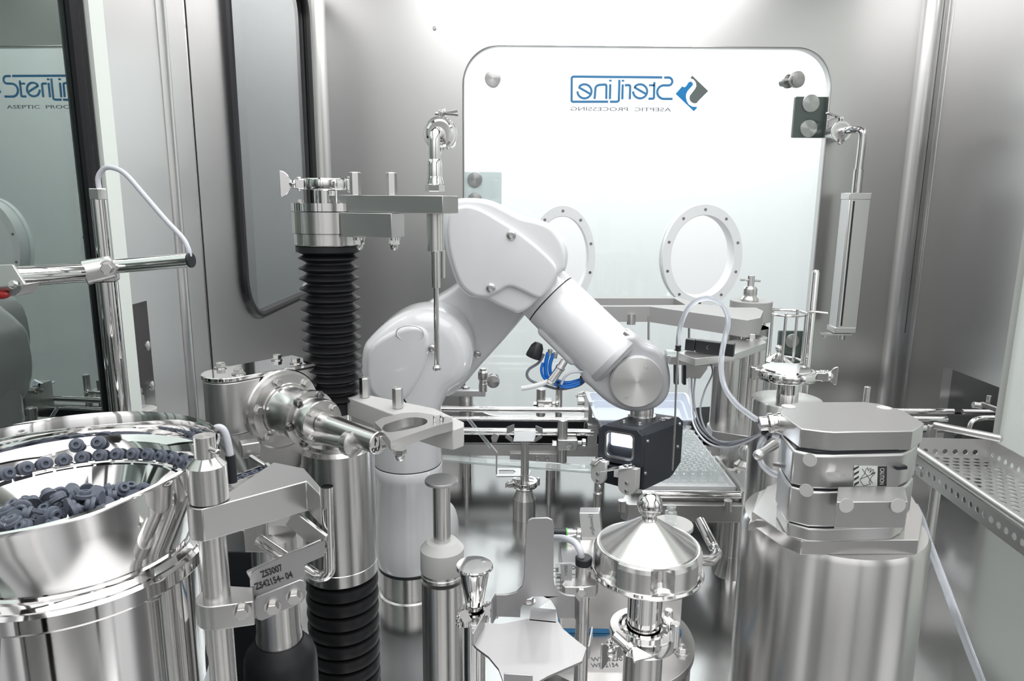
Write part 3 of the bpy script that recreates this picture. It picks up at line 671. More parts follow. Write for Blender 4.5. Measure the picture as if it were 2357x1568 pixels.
B().lathe(bc, UZ, [(R0 * .86, .512), (R0 * .88, .515), (R0 * .88, .527), (R0 * .86, .530), (R0 * .84, .530), (R0 * .81, .534), (R0 * .80, .536), (R0 * .7, .536)], 96).obj('base_ring', M['polish'], t)
B().lathe(bc, UZ, [(R0 * .84, .0), (R0 * .84, .513)], 96).obj('drum', M['polish'], t)
B().lathe(bc + V((.004, .012, 0)), UZ, [(R0 * .92, .0), (R0 * .92, .36), (R0 * .94, .365), (R0 * .93, .37), (R0 * .85, .37)], 96).obj('outer_skirt', mat('blue_grey_sheet', (.36, .39, .42), .3, .6), t)
b = B()
# raised spiral lip sheet at the front of the bowl
ri = R0 * .80; ang0, ang1 = -150, 25; A_ = []; Bt = []; 
for k in range(41):
    a = math.radians(ang0 + (ang1 - ang0) * k / 40); h = .010 + .018 * math.sin(pi * k / 40) ** .6 * (1 - .55 * k / 40)
    A_.append(bc + V((ri * math.cos(a), ri * math.sin(a), .571))); Bt.append(bc + V(((ri + .006) * math.cos(a), (ri + .006) * math.sin(a), .571 + h)))
for k in range(40):
    o_ = (A_[k] - bc); o_.z = 0; o_ = o_.normalized() * .0016
    b.bm.faces.new([b.bm.verts.new(x) for x in (A_[k], A_[k + 1], Bt[k + 1], Bt[k])]); b.bm.faces.new([b.bm.verts.new(x + o_) for x in (A_[k + 1], A_[k], Bt[k], Bt[k + 1])])
bmesh.ops.remove_doubles(b.bm, verts=b.bm.verts[:], dist=1e-5)
b.tube([p for p in Bt], .0016, 8, sm=0); b.obj('inner_lip', M['polish'], t, sharp=60)
B().tube([at(255, 1153, .0 + .56) * 0 + bc + V((ri * 1.02 * math.cos(math.radians(a_)), ri * 1.02 * math.sin(math.radians(a_)), .5755)) for a_ in range(60, 141, 8)], .0022, 8).obj('track_wire', M['polish'], t)
# stopper prototype
def stopper(loc, R3, label, group, proto=[None]):
    if proto[0] is None:
        b = B(); b.lathe((0, 0, 0), UZ, [(0, .0005), (.003, .0), (.0073, .0), (.0073, .003), (.0064, .0037), (.0050, .0039), (.0050, .0064), (.0044, .0074), (.0024, .0074), (.002, .0045), (0, .0045)], 18)
        o = b.obj('rubber_stopper', M['stopper'], base=(0, 0, 0)); proto[0] = o
    else: o = proto[0].copy(); COL.objects.link(o)
    o.location = loc; o.rotation_mode = 'QUATERNION'; o.rotation_quaternion = R3.to_quaternion(); o['label'] = label; o['category'] = 'stopper'; o['group'] = group
    return o
random.seed(3)
rt_ = R0 * .845
for k in range(22):                                   # standing in line on the upper track, plug towards the centre
    a = math.radians(176 - k * 8.6); rad = V((math.cos(a), math.sin(a), 0))
    z_ = (-rad * .93 + UZ * .35).normalized(); x_ = UZ.cross(z_).normalized(); y_ = z_.cross(x_)
    R3 = Matrix((x_, y_, z_)).transposed()
    stopper(bc + rad * (R0 * .865) + UZ * .5802, R3, 'blue grey rubber stopper standing in the curved row on the bowl track', 'stoppers in line on the bowl track')
for a, dz in ((118, .0135), (108, .0135)):
    a = math.radians(a); rad = V((math.cos(a), math.sin(a), 0)); z_ = (-rad * .9 + UZ * .4).normalized(); x_ = UZ.cross(z_).normalized(); y_ = z_.cross(x_)
    stopper(bc + rad * R0 * .905 + UZ * (.5795 + dz), Matrix((x_, y_, z_)).transposed(), 'blue grey stopper on top of the row, ' + ('left of the two' if dz and a > 2 else 'right of the two'), 'stoppers above the row')
cnt = 0
for lay, (n_, rmax, z_) in enumerate(((70, .088, .548), (50, .074, .557), (30, .052, .566), (10, .028, .574))):
    pl = []
    tries = 0
    while len(pl) < n_ and tries < 4000:
        tries += 1; r_ = rmax * math.sqrt(random.random()); a = random.random() * 2 * pi; p = (r_ * math.cos(a), r_ * math.sin(a))
        if all((p[0] - q[0]) ** 2 + (p[1] - q[1]) ** 2 > .0122 ** 2 for q in pl): pl.append(p)
    for x_, y_ in pl:
        rot = Matrix.Rotation(random.uniform(-1, 1) * (1.0 + .4 * lay) + (pi if random.random() < .4 else 0), 3, 'X') @ Matrix.Rotation(random.uniform(-1, 1) * .9, 3, 'Y')
        rot = Matrix.Rotation(random.random() * 6.28, 3, 'Z') @ rot
        zoff = .006 * (x_ * x_ + y_ * y_) / (.088 ** 2)
        stopper(bc + V((x_, y_, z_ + zoff)), rot, 'blue grey rubber stopper lying in the loose heap inside the bowl', 'stoppers heaped in the bowl')
# ---- foreground post with clamp arms
FY = .555; X = at(490, 1250, FY).x
def fz(py, dy=0): return at(480, py, FY + dy).z
pr_ = .0112
t = thing('clamp_post', 'thick steel post with conical head and cross pin right of the bowl', 'post', (X, FY, 0))
B().cyl((X, FY, 0), (X, FY, fz(1165)), pr_, n=40).obj('shaft', M['steel'], t)
zA, zB = fz(1167, -.0155), fz(1070, -.0155)
B().lathe((X, FY, zA), UZ, [(.0158, 0), (.0158, zB - zA - .006), (.009, zB - zA + .001), (0, zB - zA + .001)], 48).obj('collar', M['steel'], t)
zN = fz(1003)
b = B(); b.lathe((X, FY, zB - .005), UZ, [(.0088, 0), (.0088, zN - zB + .005), (0, zN - zB + .005)], 32); b.obj('neck', M['steel'], t)
pz = fz(1042, -.012); pd = V((.80, -.6, 0)); B().cyl((X, FY, pz) if False else V((X, FY, pz)) - pd * .016, V((X, FY, pz)) + pd * .020, .0027, n=16, ch=.0008).obj('cross_pin', M['steel'], t)
# upper clamp arm
za = fz(1170, -.0155); zb2 = fz(1245, -.0155)
t = thing('clamp_beam', 'wide satin steel beam on the post right of the bowl, chamfered end', 'arm', V((X + .05, FY, zb2)))
pts_t = [az(x, y, za) for x, y in ((512, 1188), (705, 1108), (741, 1140), (735, 1128), (705, 1085), (610, 1072), (520, 1110))]
c = V((X, FY, za)); q1 = az(512, 1192, za); q2 = az(520, 1115, za)
arcp = [c + V((.0178 * math.cos(a), .0178 * math.sin(a), 0)) for a in [math.radians(60 + 215 * k / 18) for k in range(19)]]
pts_t = arcp + [az(705, 1108, za), az(737, 1140, za), az(738, 1122, za), az(700, 1078, za), az(630, 1064, za)]
B().prism(pts_t, (0, 0, zb2 - za)).obj('arm_body', M['satin'], t, bevel=.0008)
# middle brace, tube and handle
t = thing('bent_handle', 'polished bent round bar handle curving up beside the bellows cylinder', 'handle', at(760, 1340, .60))
hx = [at(753, 1120, .60), at(755, 1200, .60), at(758, 1290, .60), at(757, 1315, .60), at(746, 1326, .60), at(730, 1326, .605), at(708, 1312, .615)]
B().tube(hx, .0055, 16, 6).obj('rod', M['polish'], t)
t = thing('support_frame', 'open satin steel bracket frame behind the numbered plate', 'bracket', at(640, 1290, .60))
b = B(); b.bar(at(668, 1190, .60), at(745, 1250, .59), .004, .018); b.bar(at(745, 1255, .59), at(575, 1330, .58), .004, .014)
b.box(at(590, 1230, .61), (.022, .004, .035)); b.obj('frame', M['satin'], t, bevel=.0008)
B().cyl(at(596, 1243, .60), at(668, 1292, .585), .0055, n=20).obj('round_bar', M['polish'], t)
# numbered plate
pa = at(577, 1322, .57); pb = at(750, 1252, .585); ex = (pb - pa).normalized(); ey = (UZ - ex * UZ.dot(ex)).normalized(); ez = ex.cross(ey)
if ez.y > 0: ez = -ez
t = thing('numbered_plate', 'satin steel plate engraved ZS3007 with two bolts at its foot', 'plate', at(620, 1420, .58))
def pl(px, py):  # onto plate plane
    d = ray(px, py); o = V((0, 0, CAMH)); k = (pa - o).dot(ez) / d.dot(ez); q = o + d * k - pa; return (q.dot(ex), q.dot(ey))
out = [pl(*p) for p in ((575, 1335), (578, 1322), (586, 1314), (662, 1278), (748, 1246), (747, 1280), (700, 1300), (704, 1345), (702, 1372), (694, 1380), (598, 1424), (588, 1424), (580, 1412))]
B().plate([out], pa, ex, ey, -ez, .003).obj('plate', M['blast'], t)
out2 = [pl(*p) for p in ((585, 1380), (590, 1370), (690, 1330), (700, 1332), (705, 1345), (703, 1370), (696, 1382), (604, 1424), (594, 1422), (588, 1412))]
B().plate([out2], pa + ez * .004, ex, ey, -ez, .004).obj('clamp_pad', M['blast'], t, bevel=.0008)
for px, py in ((629, 1390), (678, 1367)):
    u, v = pl(px, py); bolt_at(pa + ex * u + ey * v + ez * .004, ez, .0055, t, .006)
def textfit(b, s, p0, p1, hpx, o, th=.0004, bold=0):
    """text from plate point p0 to p1 (bottom-left / bottom-right in the photo), fitted to width"""
    u0, v0 = pl(*p0); u1, v1 = pl(*p1); d = V((u1 - u0, v1 - v0, 0)); w = d.length; d.normalize()
    E1 = ex * d.x + ey * d.y; E2 = ex * -d.y + ey * d.x; k0 = len(b.bm.verts)
    O = o + ex * u0 + ey * v0; b.text(s, 1, (0, 0, 0), UX, UY, UZ, th, bold=bold); b.bm.verts.ensure_lookup_table(); vs = b.bm.verts[k0:]
    mx = max(v.co.x for v in vs); mn = min(v.co.x for v in vs); my = max(v.co.y for v in vs)
    for v in vs: x, y, z = v.co; v.co = O + E1 * ((x - mn) / (mx - mn) * w) + E2 * (y / my * hpx) + ez * (z + .0002)
b = B(); textfit(b, 'ZS3007', (603, 1330), (652, 1312), .0062, pa, bold=.02); textfit(b, 'ZS42154\u2013 04', (589, 1358), (675, 1328), .0062, pa, bold=.02); b.obj('lettering', M['ink'], t)
# lower clamp on the post
t = thing('clamp_block', 'satin steel clamp block low on the post with one hex bolt', 'clamp', V((X, FY, fz(1450))))
za = fz(1395, -.0155); zb3 = fz(1450, -.0155); c = V((X, FY, za))
arcp = [c + V((.0172 * math.cos(a), .0172 * math.sin(a), 0)) for a in [math.radians(70 + 215 * k / 18) for k in range(19)]]
B().prism(arcp + [az(583, 1385, za), az(583, 1352, za)], (0, 0, zb3 - za)).obj('block', M['satin'], t, bevel=.0008)
bolt_at(at(557, 1405, .541), V((.25, -.95, 0)), .0055, t, .006)
# rear cylinder with black boot
t = thing('booted_cylinder', 'steel cylinder standing in a wide black rubber boot behind the numbered plate', 'cylinder', V((at(640, 1450, .78).x, .78, 0)))
bx_, by_ = at(642, 1450, .78).x, .78
zt_ = zz(642, 1180, .78); zm = zz(642, 1500, .78 - .028)
B().lathe((bx_, by_, zm - .03), UZ, [(.0285, 0), (.0275, .03), (.0275, .037), (.0262, .042), (.0262, zt_ - zm)], 48).obj('cylinder', M['steel'], t)
B().lathe((bx_, by_, 0), UZ, [(.044, 0), (.044, zm - .035), (.043, zm - .025), (.040, zm - .016), (.029, zm - .002), (.0285, zm - .004)], 48).obj('boot', M['rubber'], t)
# dark motor block seen through the gap
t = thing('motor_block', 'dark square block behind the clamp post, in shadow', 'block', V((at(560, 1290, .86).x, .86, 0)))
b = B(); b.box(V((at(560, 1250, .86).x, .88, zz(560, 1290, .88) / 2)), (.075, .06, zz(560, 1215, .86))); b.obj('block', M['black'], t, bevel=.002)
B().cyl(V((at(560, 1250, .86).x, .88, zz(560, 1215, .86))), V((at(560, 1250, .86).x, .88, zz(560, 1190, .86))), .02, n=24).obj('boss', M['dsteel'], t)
# stopper chute behind the arm
t = thing('stopper_chute', 'narrow polished chute carrying stoppers toward the port', 'chute', az(560, 1110, .46))
zq = .50
b = B()
ca, cb_ = az(505, 1122, zq), az(612, 1082, zq); dv = (cb_ - ca).normalized(); sd_ = UZ.cross(dv)
b.bar(ca + sd_ * .009, cb_ + sd_ * .009, .002, .008); b.bar(ca - sd_ * .009, cb_ - sd_ * .009, .002, .008); b.bar(ca - UZ * .005, cb_ - UZ * .005, .02, .002); b.obj('rails', M['polish'], t)
for k in range(5):
    p = ca + dv * (.008 + k * .0145) + UZ * -.0035
    stopper(p, Matrix.Rotation(0, 3, 'Z'), 'blue grey stopper lying in the narrow polished chute', 'stoppers in the chute')
t = thing('chute_clamp', 'small steel block with lever at the chute end, below the port flange', 'clamp', az(580, 1070, .50))
b = B(); b.box(az(575, 1032, .52) , (.024, .02, .02), RZ(30)); b.bar(az(575, 1050, .515), az(615, 1075, .505), .006, .005); b.bar(az(612, 1068, .51), az(640, 1092, .50), .006, .006); b.obj('block', M['satin'], t, bevel=.0015)
b = B(); b.box(az(585, 1060, .50), (.012, .012, .04)); b.obj('stem', M['satin'], t)
t = thing('port_cable', 'pale grey cable loop with black plug behind the clamp post', 'cable', at(530, 1080, .80))
B().tube([at(488, 1000, .80), at(494, 988, .80), at(505, 984, .80), at(516, 992, .80), at(524, 1015, .80), at(530, 1048, .80)], .0042, 12, 6).obj('cable', M['cable'], t)
B().cyl(at(530, 1048, .80), at(535, 1110, .80), .0058, n=16).obj('plug', M['black'], t)
# ================================================================ THE ROBOT
rb = V((at(942, 1200, 1.42).x, 1.42, 0)); rx, ry_ = rb.x, rb.y
def rz(py, r=.0): return at(942, py, ry_ - r).z
t = thing('robot_arm', 'glossy white six axis robot arm on a steel plinth', 'robot', rb)
def puff(b, pxs, Yf, Yb, r, rb_=None, sm=5, close=True, mid=None):
    """rounded slab: outline as seen in the photo at depth Yf, front edge rounded with radius r"""
    o = [at(x, y, (mid if mid is not None else Yf)) for x, y in pxs]
    o = crv(o, sm, True) if sm else o
    n = len(o); c = sum(o, V((0, 0, 0))) / n; nr = []
    for i in range(n):
        tt = (o[(i + 1) % n] - o[i - 1]).normalized(); q = V((-tt.z, 0, tt.x))
        nr.append(q)
    # orient inward
    ar = sum(o[i].x * o[(i + 1) % n].z - o[(i + 1) % n].x * o[i].z for i in range(n))
    if ar < 0: nr = [-q for q in nr]
    rings = []
    def ringat(ins, y): return [V(((p + q * ins).x, y, (p + q * ins).z)) for p, q in zip(o, nr)]
    K = 6; rbk = r if rb_ is None else rb_
    for k in range(K + 1): a = pi / 2 * k / K; rings.append(ringat(r * (1 - math.sin(a)), Yf + r * (1 - math.cos(a))))
    for k in range(K + 1): a = pi / 2 * k / K; rings.append(ringat(rbk * (1 - math.cos(a)), Yb - rbk * (1 - math.sin(a))))
    b.loft(rings); return b
# plinth
zp1 = rz(1332, .07)
B().lathe(rb, UZ, [(.069, 0), (.069, .003), (.064, .005), (.064, zp1 - .006), (.0, zp1 - .006)], 64).obj('plinth', M['steel'], t)
B().lathe(rb + UZ * (zp1 - .006), UZ, [(.0685, 0), (.0685, .006), (0, .006)], 64).obj('base_seal', M['black'], t)
z1 = rz(1092, .07)
prb = [(.068, zp1), (.0705, zp1 + .004), (.0735, zp1 + .03), (.0735, zp1 + .06), (.0705, zp1 + .09), (.0700, z1 - .03), (.0725, z1 - .026), (.0725, z1 - .002), (.0700, z1), (.0, z1)]
B().lathe(rb, UZ, prb, 72).obj('base', M['white'], t, sharp=60)
b = B(); b.lathe(rb, UZ, [(.0712, z1 - .0005), (.0712, z1 + .0012), (.06, z1 + .0012)], 72); b.obj('turning_seam', M['black'], t)
b = B(); b.sphere(V((rx + .075, ry_ + .03, zp1 + .07)), .03, sc=(1, 1, 2.0)); b.obj('connector_cover', M['white'], t)
z2 = rz(880, .07)
B().lathe(rb, UZ, [(.0705, z1 + .001), (.0718, z1 + .02), (.0722, z2 - .02), (.070, z2 + .02), (.055, z2 + .05), (0, z2 + .06)], 72).obj('column', M['white'], t, sharp=60)
# shoulder: fat rounded motor housing with its cover toward the camera
sh = [(824, 860), (829, 808), (845, 783), (880, 750), (918, 727), (958, 717), (1005, 718), (1045, 738), (1075, 775), (1086, 818), (1080, 858), (1062, 888), (1030, 912), (1005, 960), (985, 1000), (930, 1010), (880, 1000), (845, 960), (828, 910)]
b = B(); puff(b, sh, 1.335, 1.50, .036, .036, sm=4); b.obj('shoulder_housing', M['white'], t, sharp=80)
cvr = [(842, 850), (852, 800), (900, 765), (955, 752), (985, 770), (985, 820), (960, 880), (925, 925), (880, 925), (850, 900)]
b = B(); puff(b, cvr, 1.326, 1.36, .010, .004, sm=5); b.obj('shoulder_cover', M['white'], t, sharp=80)
b = B(); q = at(943, 768, 1.321); ring = [q + V((.026 * math.cos(a), .003 - .004 * math.sin(a), .016 * math.sin(a))) for a in [2 * pi * k / 32 for k in range(33)]]; b.tube(ring, .0014, 8, sm=0); b.obj('cover_boss', M['white'], t, sharp=80)
def rscrew(px, py, Y, r=.0078, n_=(0, -1, 0)):
    p = at(px, py, Y); b = B(); b.lathe(p, n_, [(r * 1.05, -.006), (r, .001), (r * .85, .0022), (r * .5, .003), (r * .42, .001), (0, .001)], 22); b.obj('screw', M['satin'], t)
rscrew(995, 803, 1.322)
# upper arm behind
ua = [(945, 740), (985, 700), (1045, 662), (1110, 600), (1180, 580), (1225, 640), (1225, 700), (1200, 738), (1150, 795), (1100, 850), (1068, 888), (1030, 915), (980, 900), (940, 830)]
b = B(); puff(b, ua, 1.475, 1.58, .014, .014, sm=3); b.obj('upper_arm', M['white'], t, sharp=80)
rscrew(1099, 816, 1.4745); rscrew(998, 698, 1.474)
# elbow housing
eh = [(1018, 500), (1040, 462), (1090, 456), (1130, 463), (1165, 480), (1200, 498), (1235, 506), (1268, 520), (1291, 548), (1303, 580), (1303, 606), (1298, 624), (1272, 650), (1240, 688), (1216, 712), (1192, 722), (1172, 716), (1145, 704), (1118, 690), (1080, 684), (1052, 655), (1034, 610), (1022, 560)]
b = B(); puff(b, eh, 1.335, 1.49, .010, .016, sm=4); b.obj('elbow_housing', M['white'], t, sharp=80)
ec = [(1030, 520), (1042, 482), (1075, 472), (1110, 482), (1150, 505), (1190, 530), (1235, 565), (1272, 600), (1283, 622), (1276, 648), (1252, 680), (1236, 686), (1205, 672), (1172, 660), (1148, 672), (1120, 684), (1088, 680), (1060, 655), (1042, 610), (1032, 565)]
b = B(); puff(b, ec, 1.324, 1.37, .007, .004, sm=4); b.obj('elbow_cover', M['white'], t, sharp=80)
for px, py in ((1177, 541), (1130, 663)): 
    rscrew(px, py, 1.322, .0088)
# rear elbow dome
b = B(); c = at(1230, 590, 1.46); b.sphere(c, .07, 32, 18, sc=(1, .8, 1.05)); b.obj('elbow_dome', M['white'], t, sharp=80)
# forearm
fa = at(1266, 688, 1.412); fb = at(1404, 822, 1.372); fd = (fb - fa).normalized(); FL = (fb - fa).length
rf = rr(70, 1266, 688, 1.395)
B().lathe(fa - fd * .07, fd, [(rf * .8, 0), (rf * .97, .03), (rf * .99, .071)], 64).obj('elbow_sleeve', M['white'], t, sharp=60)
B().lathe(fa + fd * .001, fd, [(rf * .99, 0), (rf * .99, .0022)], 64).obj('forearm_seam', M['black'], t)
B().lathe(fa + fd * .0032, fd, [(rf * .985, 0), (rf, .001), (rf * 1.01, FL * .4), (rf * 1.02, FL * .7), (rf * 1.03, FL), (0, FL)], 64).obj('forearm', M['white'], t, sharp=60)
side = V((-fd.z, 0, fd.x)) * 1
if side.z > 0: side = -side
B().lathe(fb, fd, [(rf * 1.03, 0), (rf * 1.04, .002), (rf * 1.04, .012), (rf * .9, .02)], 64).obj('wrist_collar', M['wgrey'], t)
b = B(); c = fa + fd * FL * .42 + side * rf * .82
b.bar(c - fd * .045, c + fd * .06, .06, .035, side); b.obj('connector_plate', M['white'], t, bevel=.012, seg=3)
for k, (u, w_) in enumerate(((.85, -.01), (.80, .01))):
    q = fa + fd * FL * u - side * rf * .9 + V((0, w_, 0)) * 0
    B().box(fa + fd * FL * (.88) - side * rf * (1.0) + V((0, -.01 - .022 * k, -.004 * k)), (.012, .009, .004), Matrix.Rotation(math.radians(33), 3, 'Y')).obj('clip', M['steel'], t)
# wrist
wc = (1466, 880); Yw = 1.325
wr_ = [(1458, 770), (1485, 792), (1515, 803), (1536, 830), (1545, 868), (1542, 905), (1527, 930), (1500, 946), (1468, 951), (1430, 945), (1395, 925), (1362, 895), (1340, 872), (1352, 835), (1400, 790)]
b = B(); puff(b, wr_, 1.335, 1.42, .012, .014, sm=4); b.obj('wrist_casting', M['wgrey'], t, sharp=80)
wp = at(*wc, Yw); rw = rr(60, *wc, Yw)
disc = mat('spun_disc', (.94, .93, .92), .34, 1, aniso=.85, arot=.25)
nt_ = disc.node_tree; tg = nt_.nodes.new('ShaderNodeTangent'); tg.direction_type = 'RADIAL'; tg.axis = 'Y'; nt_.links.new(tg.outputs[0], nt_.nodes['Principled BSDF'].inputs['Tangent'])
B().lathe(wp + V((0, .012, 0)), -UY, [(rw * 1.03, 0), (rw * 1.03, .010), (rw, .0115)], 72).obj('disc_rim', M['wgrey'], t)
B().lathe(wp + V((0, .006, 0)), -UY, [(rw * .985, 0), (rw * .985, .007), (rw * .975, .0078), (0, .0085)], 72).obj('wrist_disc', disc, t, org=wp)
for px, py in ((1488, 846), (1442, 915)):
    B().lathe(at(px, py, Yw - .0015), -UY, [(.0032, 0), (.0032, .001), (.0022, .0012), (.002, .0002), (0, .0002)], 14).obj('screw', M['satin'], t)
rscrew(1394, 895, 1.338, .0075)
ff = at(1478, 935, 1.365)
zf0 = zz(1478, 958, 1.355)
B().lathe((ff.x, 1.365, zf0), UZ, [(.0235, 0), (.0235, .016), (.02, .03), (0, .03)], 44).obj('tool_flange', M['steel'], t)
B().lathe((ff.x, 1.365, zf0 - .004), UZ, [(.028, 0), (.028, .004), (0, .004)], 44).obj('tool_ring', M['polish'], t)
# ---- camera gripper box
zt = zf0 - .004
na, nb_, nc = az(1480, 992, zt), az(1378, 976, zt), az(1574, 957, zt)
ex = (na - nb_); Wd = ex.length; ex.normalize(); sy = (nc - na); Dp = sy.length; sy.normalize()
H_ = zt - zz(1480, 1133, na.y); Hf = zt - zz(1480, 1078, na.y)
t = thing('camera_gripper', 'dark grey inspection camera box with lit window held by robot wrist', 'camera', na + ex * -Wd / 2 + sy * Dp / 2 - UZ * H_)
nb = na - ex * Wd
def bp(u, w, v): return nb + ex * u + sy * w - UZ * v     # along the face, into depth, down
ch = .010
sec = [(0, ch), (ch, 0), (Wd - ch, 0), (Wd, ch * 1.2), (Wd, H_), (Wd * .15, H_), (0, H_ * .86)]
b = B(); b.loft([[bp(u, .012, v) for u, v in sec], [bp(u, Dp * .72, v) for u, v in sec], [bp(u, Dp * .8, v if v < H_ * .5 else v - .004) for u, v in sec], [bp(u, Dp, max(v, .004) if v < H_ * .5 else v * .8) for u, v in sec]])
b.obj('housing', M['anod'], t, bevel=.0015)
front = [(.001, ch + .0), (ch, .001), (Wd - ch, .001), (Wd - .001, ch * 1.1), (Wd - .001, Hf), (.001, Hf * .97)]
wx0, wx1, wy0, wy1 = Wd * .20, Wd * .80, Hf * .16, Hf * .82
win = rrect(wx0, wy0, wx1, wy1, .008, 6)
B().plate([front, win], bp(0, -.001, 0), ex, -UZ, sy, .012).obj('front_plate', M['anod'], t, bevel=.0006)
b = B(); b.plate([rrect(wx0 - .003, wy0 - .003, wx1 + .003, wy1 + .003, .010, 6), rrect(wx0 + .001, wy0 + .001, wx1 - .001, wy1 - .001, .0075, 6)], bp(0, -.0016, 0), ex, -UZ, sy, .003); b.obj('window_rim', M['satin'], t)
B().plate([rrect(wx0 + .004, wy0 + .0015, wx1 - .001, wy0 + (wy1 - wy0) * .58, .004, 4)], bp(0, .0075, 0), ex, -UZ, sy, .002).obj('light_panel', M['lamp'], t)
l_ = area('inspection_glow', bp((wx0 + wx1) / 2, -.004, wy0 + .02), (0, 0, 0), .035, .02, .12, (.85, .92, 1)); l_.rotation_euler = (-sy).to_track_quat('-Z', 'Y').to_euler()
for u, v in ((.06, .13), (.06, .93), (.93, .9), (.9, .12)):
    B().cyl(bp(Wd * u, -.0015, Hf * v), bp(Wd * u, .0, Hf * v), .0016, n=10).obj('screw', M['dsteel'], t)
for w, v in ((.12, .2), (.1, .72), (.9, .12), (.88, .5)):
    p = bp(Wd, Dp * w, H_ * v); B().lathe(p, ex, [(.0035, -.001), (.0035, .002), (.002, .003), (0, .003)], 14).obj('screw', M['satin'], t)
for w, u in ((.25, .32), (.25, .68), (.62, .85)):
    p = bp(Wd * u, Dp * w, 0); bolt_at(p, UZ, .004, t, .004)
B().box(bp(Wd * .84, Dp * .75, -.0004), (.012, .010, .0008), Matrix((ex, sy, UZ)).transposed()).obj('tag', M['pomw'], t)
# lower gripper: dark cavity, two pale claws with blades
b = B(); b.prism([bp(u, -.006, v) for u, v in ((Wd * .12, Hf + .004), (Wd * .93, Hf + .004), (Wd * .93, H_ * .98), (Wd * .2, H_ * .94))], sy * .02); b.obj('gripper_base', M['black'], t, bevel=.001)
B().box(bp(Wd * .5, -.0068, Hf + .017), (.010, .001, .016), Matrix((ex, sy, UZ)).transposed()).obj('label', M['pomw'], t)
for k, (cxp, top, bot, w_) in enumerate(((1377, 1062, 1114, 17), (1444, 1078, 1140, 21))):
    c0 = at(cxp, top, nb.y - .014 if k == 0 else na.y - .012); hh = (c0 - at(cxp, bot, c0.y)).length; ww = rr(w_, cxp, top, c0.y)
    g = [(-ww, 0), (ww, 0)] + [(ww * math.cos(math.radians(-a)), -hh + ww + ww * math.sin(math.radians(-a))) for a in range(0, 181, 15)]
    b = B(); b.plate([g], c0, ex, UZ, sy, .014); b.obj('claw', M['pom'], t, bevel=.0012)
    for v in (.55, .85):
        p = c0 - UZ * hh * v; B().lathe(p, -sy, [(.0042, -.001), (.0042, .001), (.003, .0018), (0, .0012)], 16).obj('screw', M['satin'], t)
    bolt_at(c0 + sy * .007, UZ, .0058, t, .006, 'polish')
    e0 = c0 + UZ * .001; dirs = [(-.015, -.020), (.012, -.022)] if k == 0 else [(-.046, -.006), (-.03, -.016)]
    b = B()
    if k == 0: b.prism([e0 + ex * .004, e0 + sy * .012 + ex * .008, e0 + sy * .012 - ex * .010, e0 - ex * .015 - sy * .004 - UZ * .011, e0 - ex * .002 - sy * .008 - UZ * .009], UZ * .0025)
    else: b.prism([e0 + ex * .010, e0 + sy * .013 + ex * .008, e0 + sy * .013 - ex * .008, e0 - ex * .030 + sy * .002 - UZ * .007, e0 - ex * .050 - sy * .010 - UZ * .018, e0 - ex * .018 - sy * .008 - UZ * .006], UZ * .0025)
    b.obj('blade', M['polish'], t, bevel=.0008)
p0 = at(1374, 1110, nb.y + .01); 
B().cyl(p0, p0 - UZ * .02, .0045, n=16).obj('drop_pin', M['steel'], t)
# blue hoses and plugs under the forearm
t = thing('forearm_hoses', 'bundle of blue hoses and grey cables under the robot forearm', 'hoses', at(1290, 895, 1.36))
def tb(pts, r, m, name, Y=1.36): return B().tube([at(*((p[0], p[1], p[2] if len(p) > 2 else Y))) for p in pts], r, 12, 6).obj(name, M[m], t)
tb([(1262, 812), (1256, 840), (1258, 865), (1272, 880), (1300, 888), (1335, 880), (1352, 872)], .0042, 'blue', 'blue_hose')
tb([(1274, 814), (1266, 840), (1268, 862), (1282, 876), (1310, 881), (1352, 869, 1.37)], .0036, 'blue', 'blue_hose')
tb([(1250, 835), (1246, 852), (1254, 872), (1280, 887), (1310, 892), (1340, 882)], .0028, 'blue', 'blue_hose', 1.355)
tb([(1252, 815), (1240, 835), (1218, 850), (1213, 865), (1225, 878), (1255, 888), (1290, 896), (1330, 888), (1345, 878)], .0028, 'dcable', 'grey_cable', 1.37)
tb([(1292, 885), (1300, 868), (1318, 857), (1345, 858), (1352, 865)], .0026, 'cable', 'grey_cable', 1.345)
tb([(1262, 878), (1240, 886), (1215, 892), (1200, 894)], .0052, 'pomw', 'white_cable', 1.34)
c1 = at(1268, 878, 1.34); c2 = at(1288, 850, 1.345); c3 = at(1300, 830, 1.35)
b = B(); b.cyl(c1, c2, .0085, n=24, ch=.001).cyl(c2, c3, .0075, n=24, ch=.001); b.cyl(c1 - (c2 - c1) * .2, c1, .0095, n=6, ch=.001); b.cyl(c2, c2 + (c3 - c2) * .3, .0095, n=24); b.obj('metal_plug', M['satin'], t)
b = B(); b.lathe(at(1240, 790, 1.37), at(1227, 823, 1.37) - at(1240, 790, 1.37), [(.008, 0), (.013, .008), (.016, .026), (.0155, .031), (0, .031)], 20); b.obj('black_cap', M['black'], t)
for px, py in ((1267, 805), (1279, 812)): p = at(px, py, 1.36); B().cyl(p, p + V((-.002, 0, -.011)), .0048, n=14, ch=.0006).obj('fitting', M['satin'], t)
for px, py in ((1285, 888), (1337, 876)):
    p = at(px, py, 1.357); B().lathe(p - UX * .0015, UX, [(.0085, 0), (.0095, .0002), (.0095, .003), (.0085, .003)], 20, closed=True).obj('cable_tie', M['black'], t)
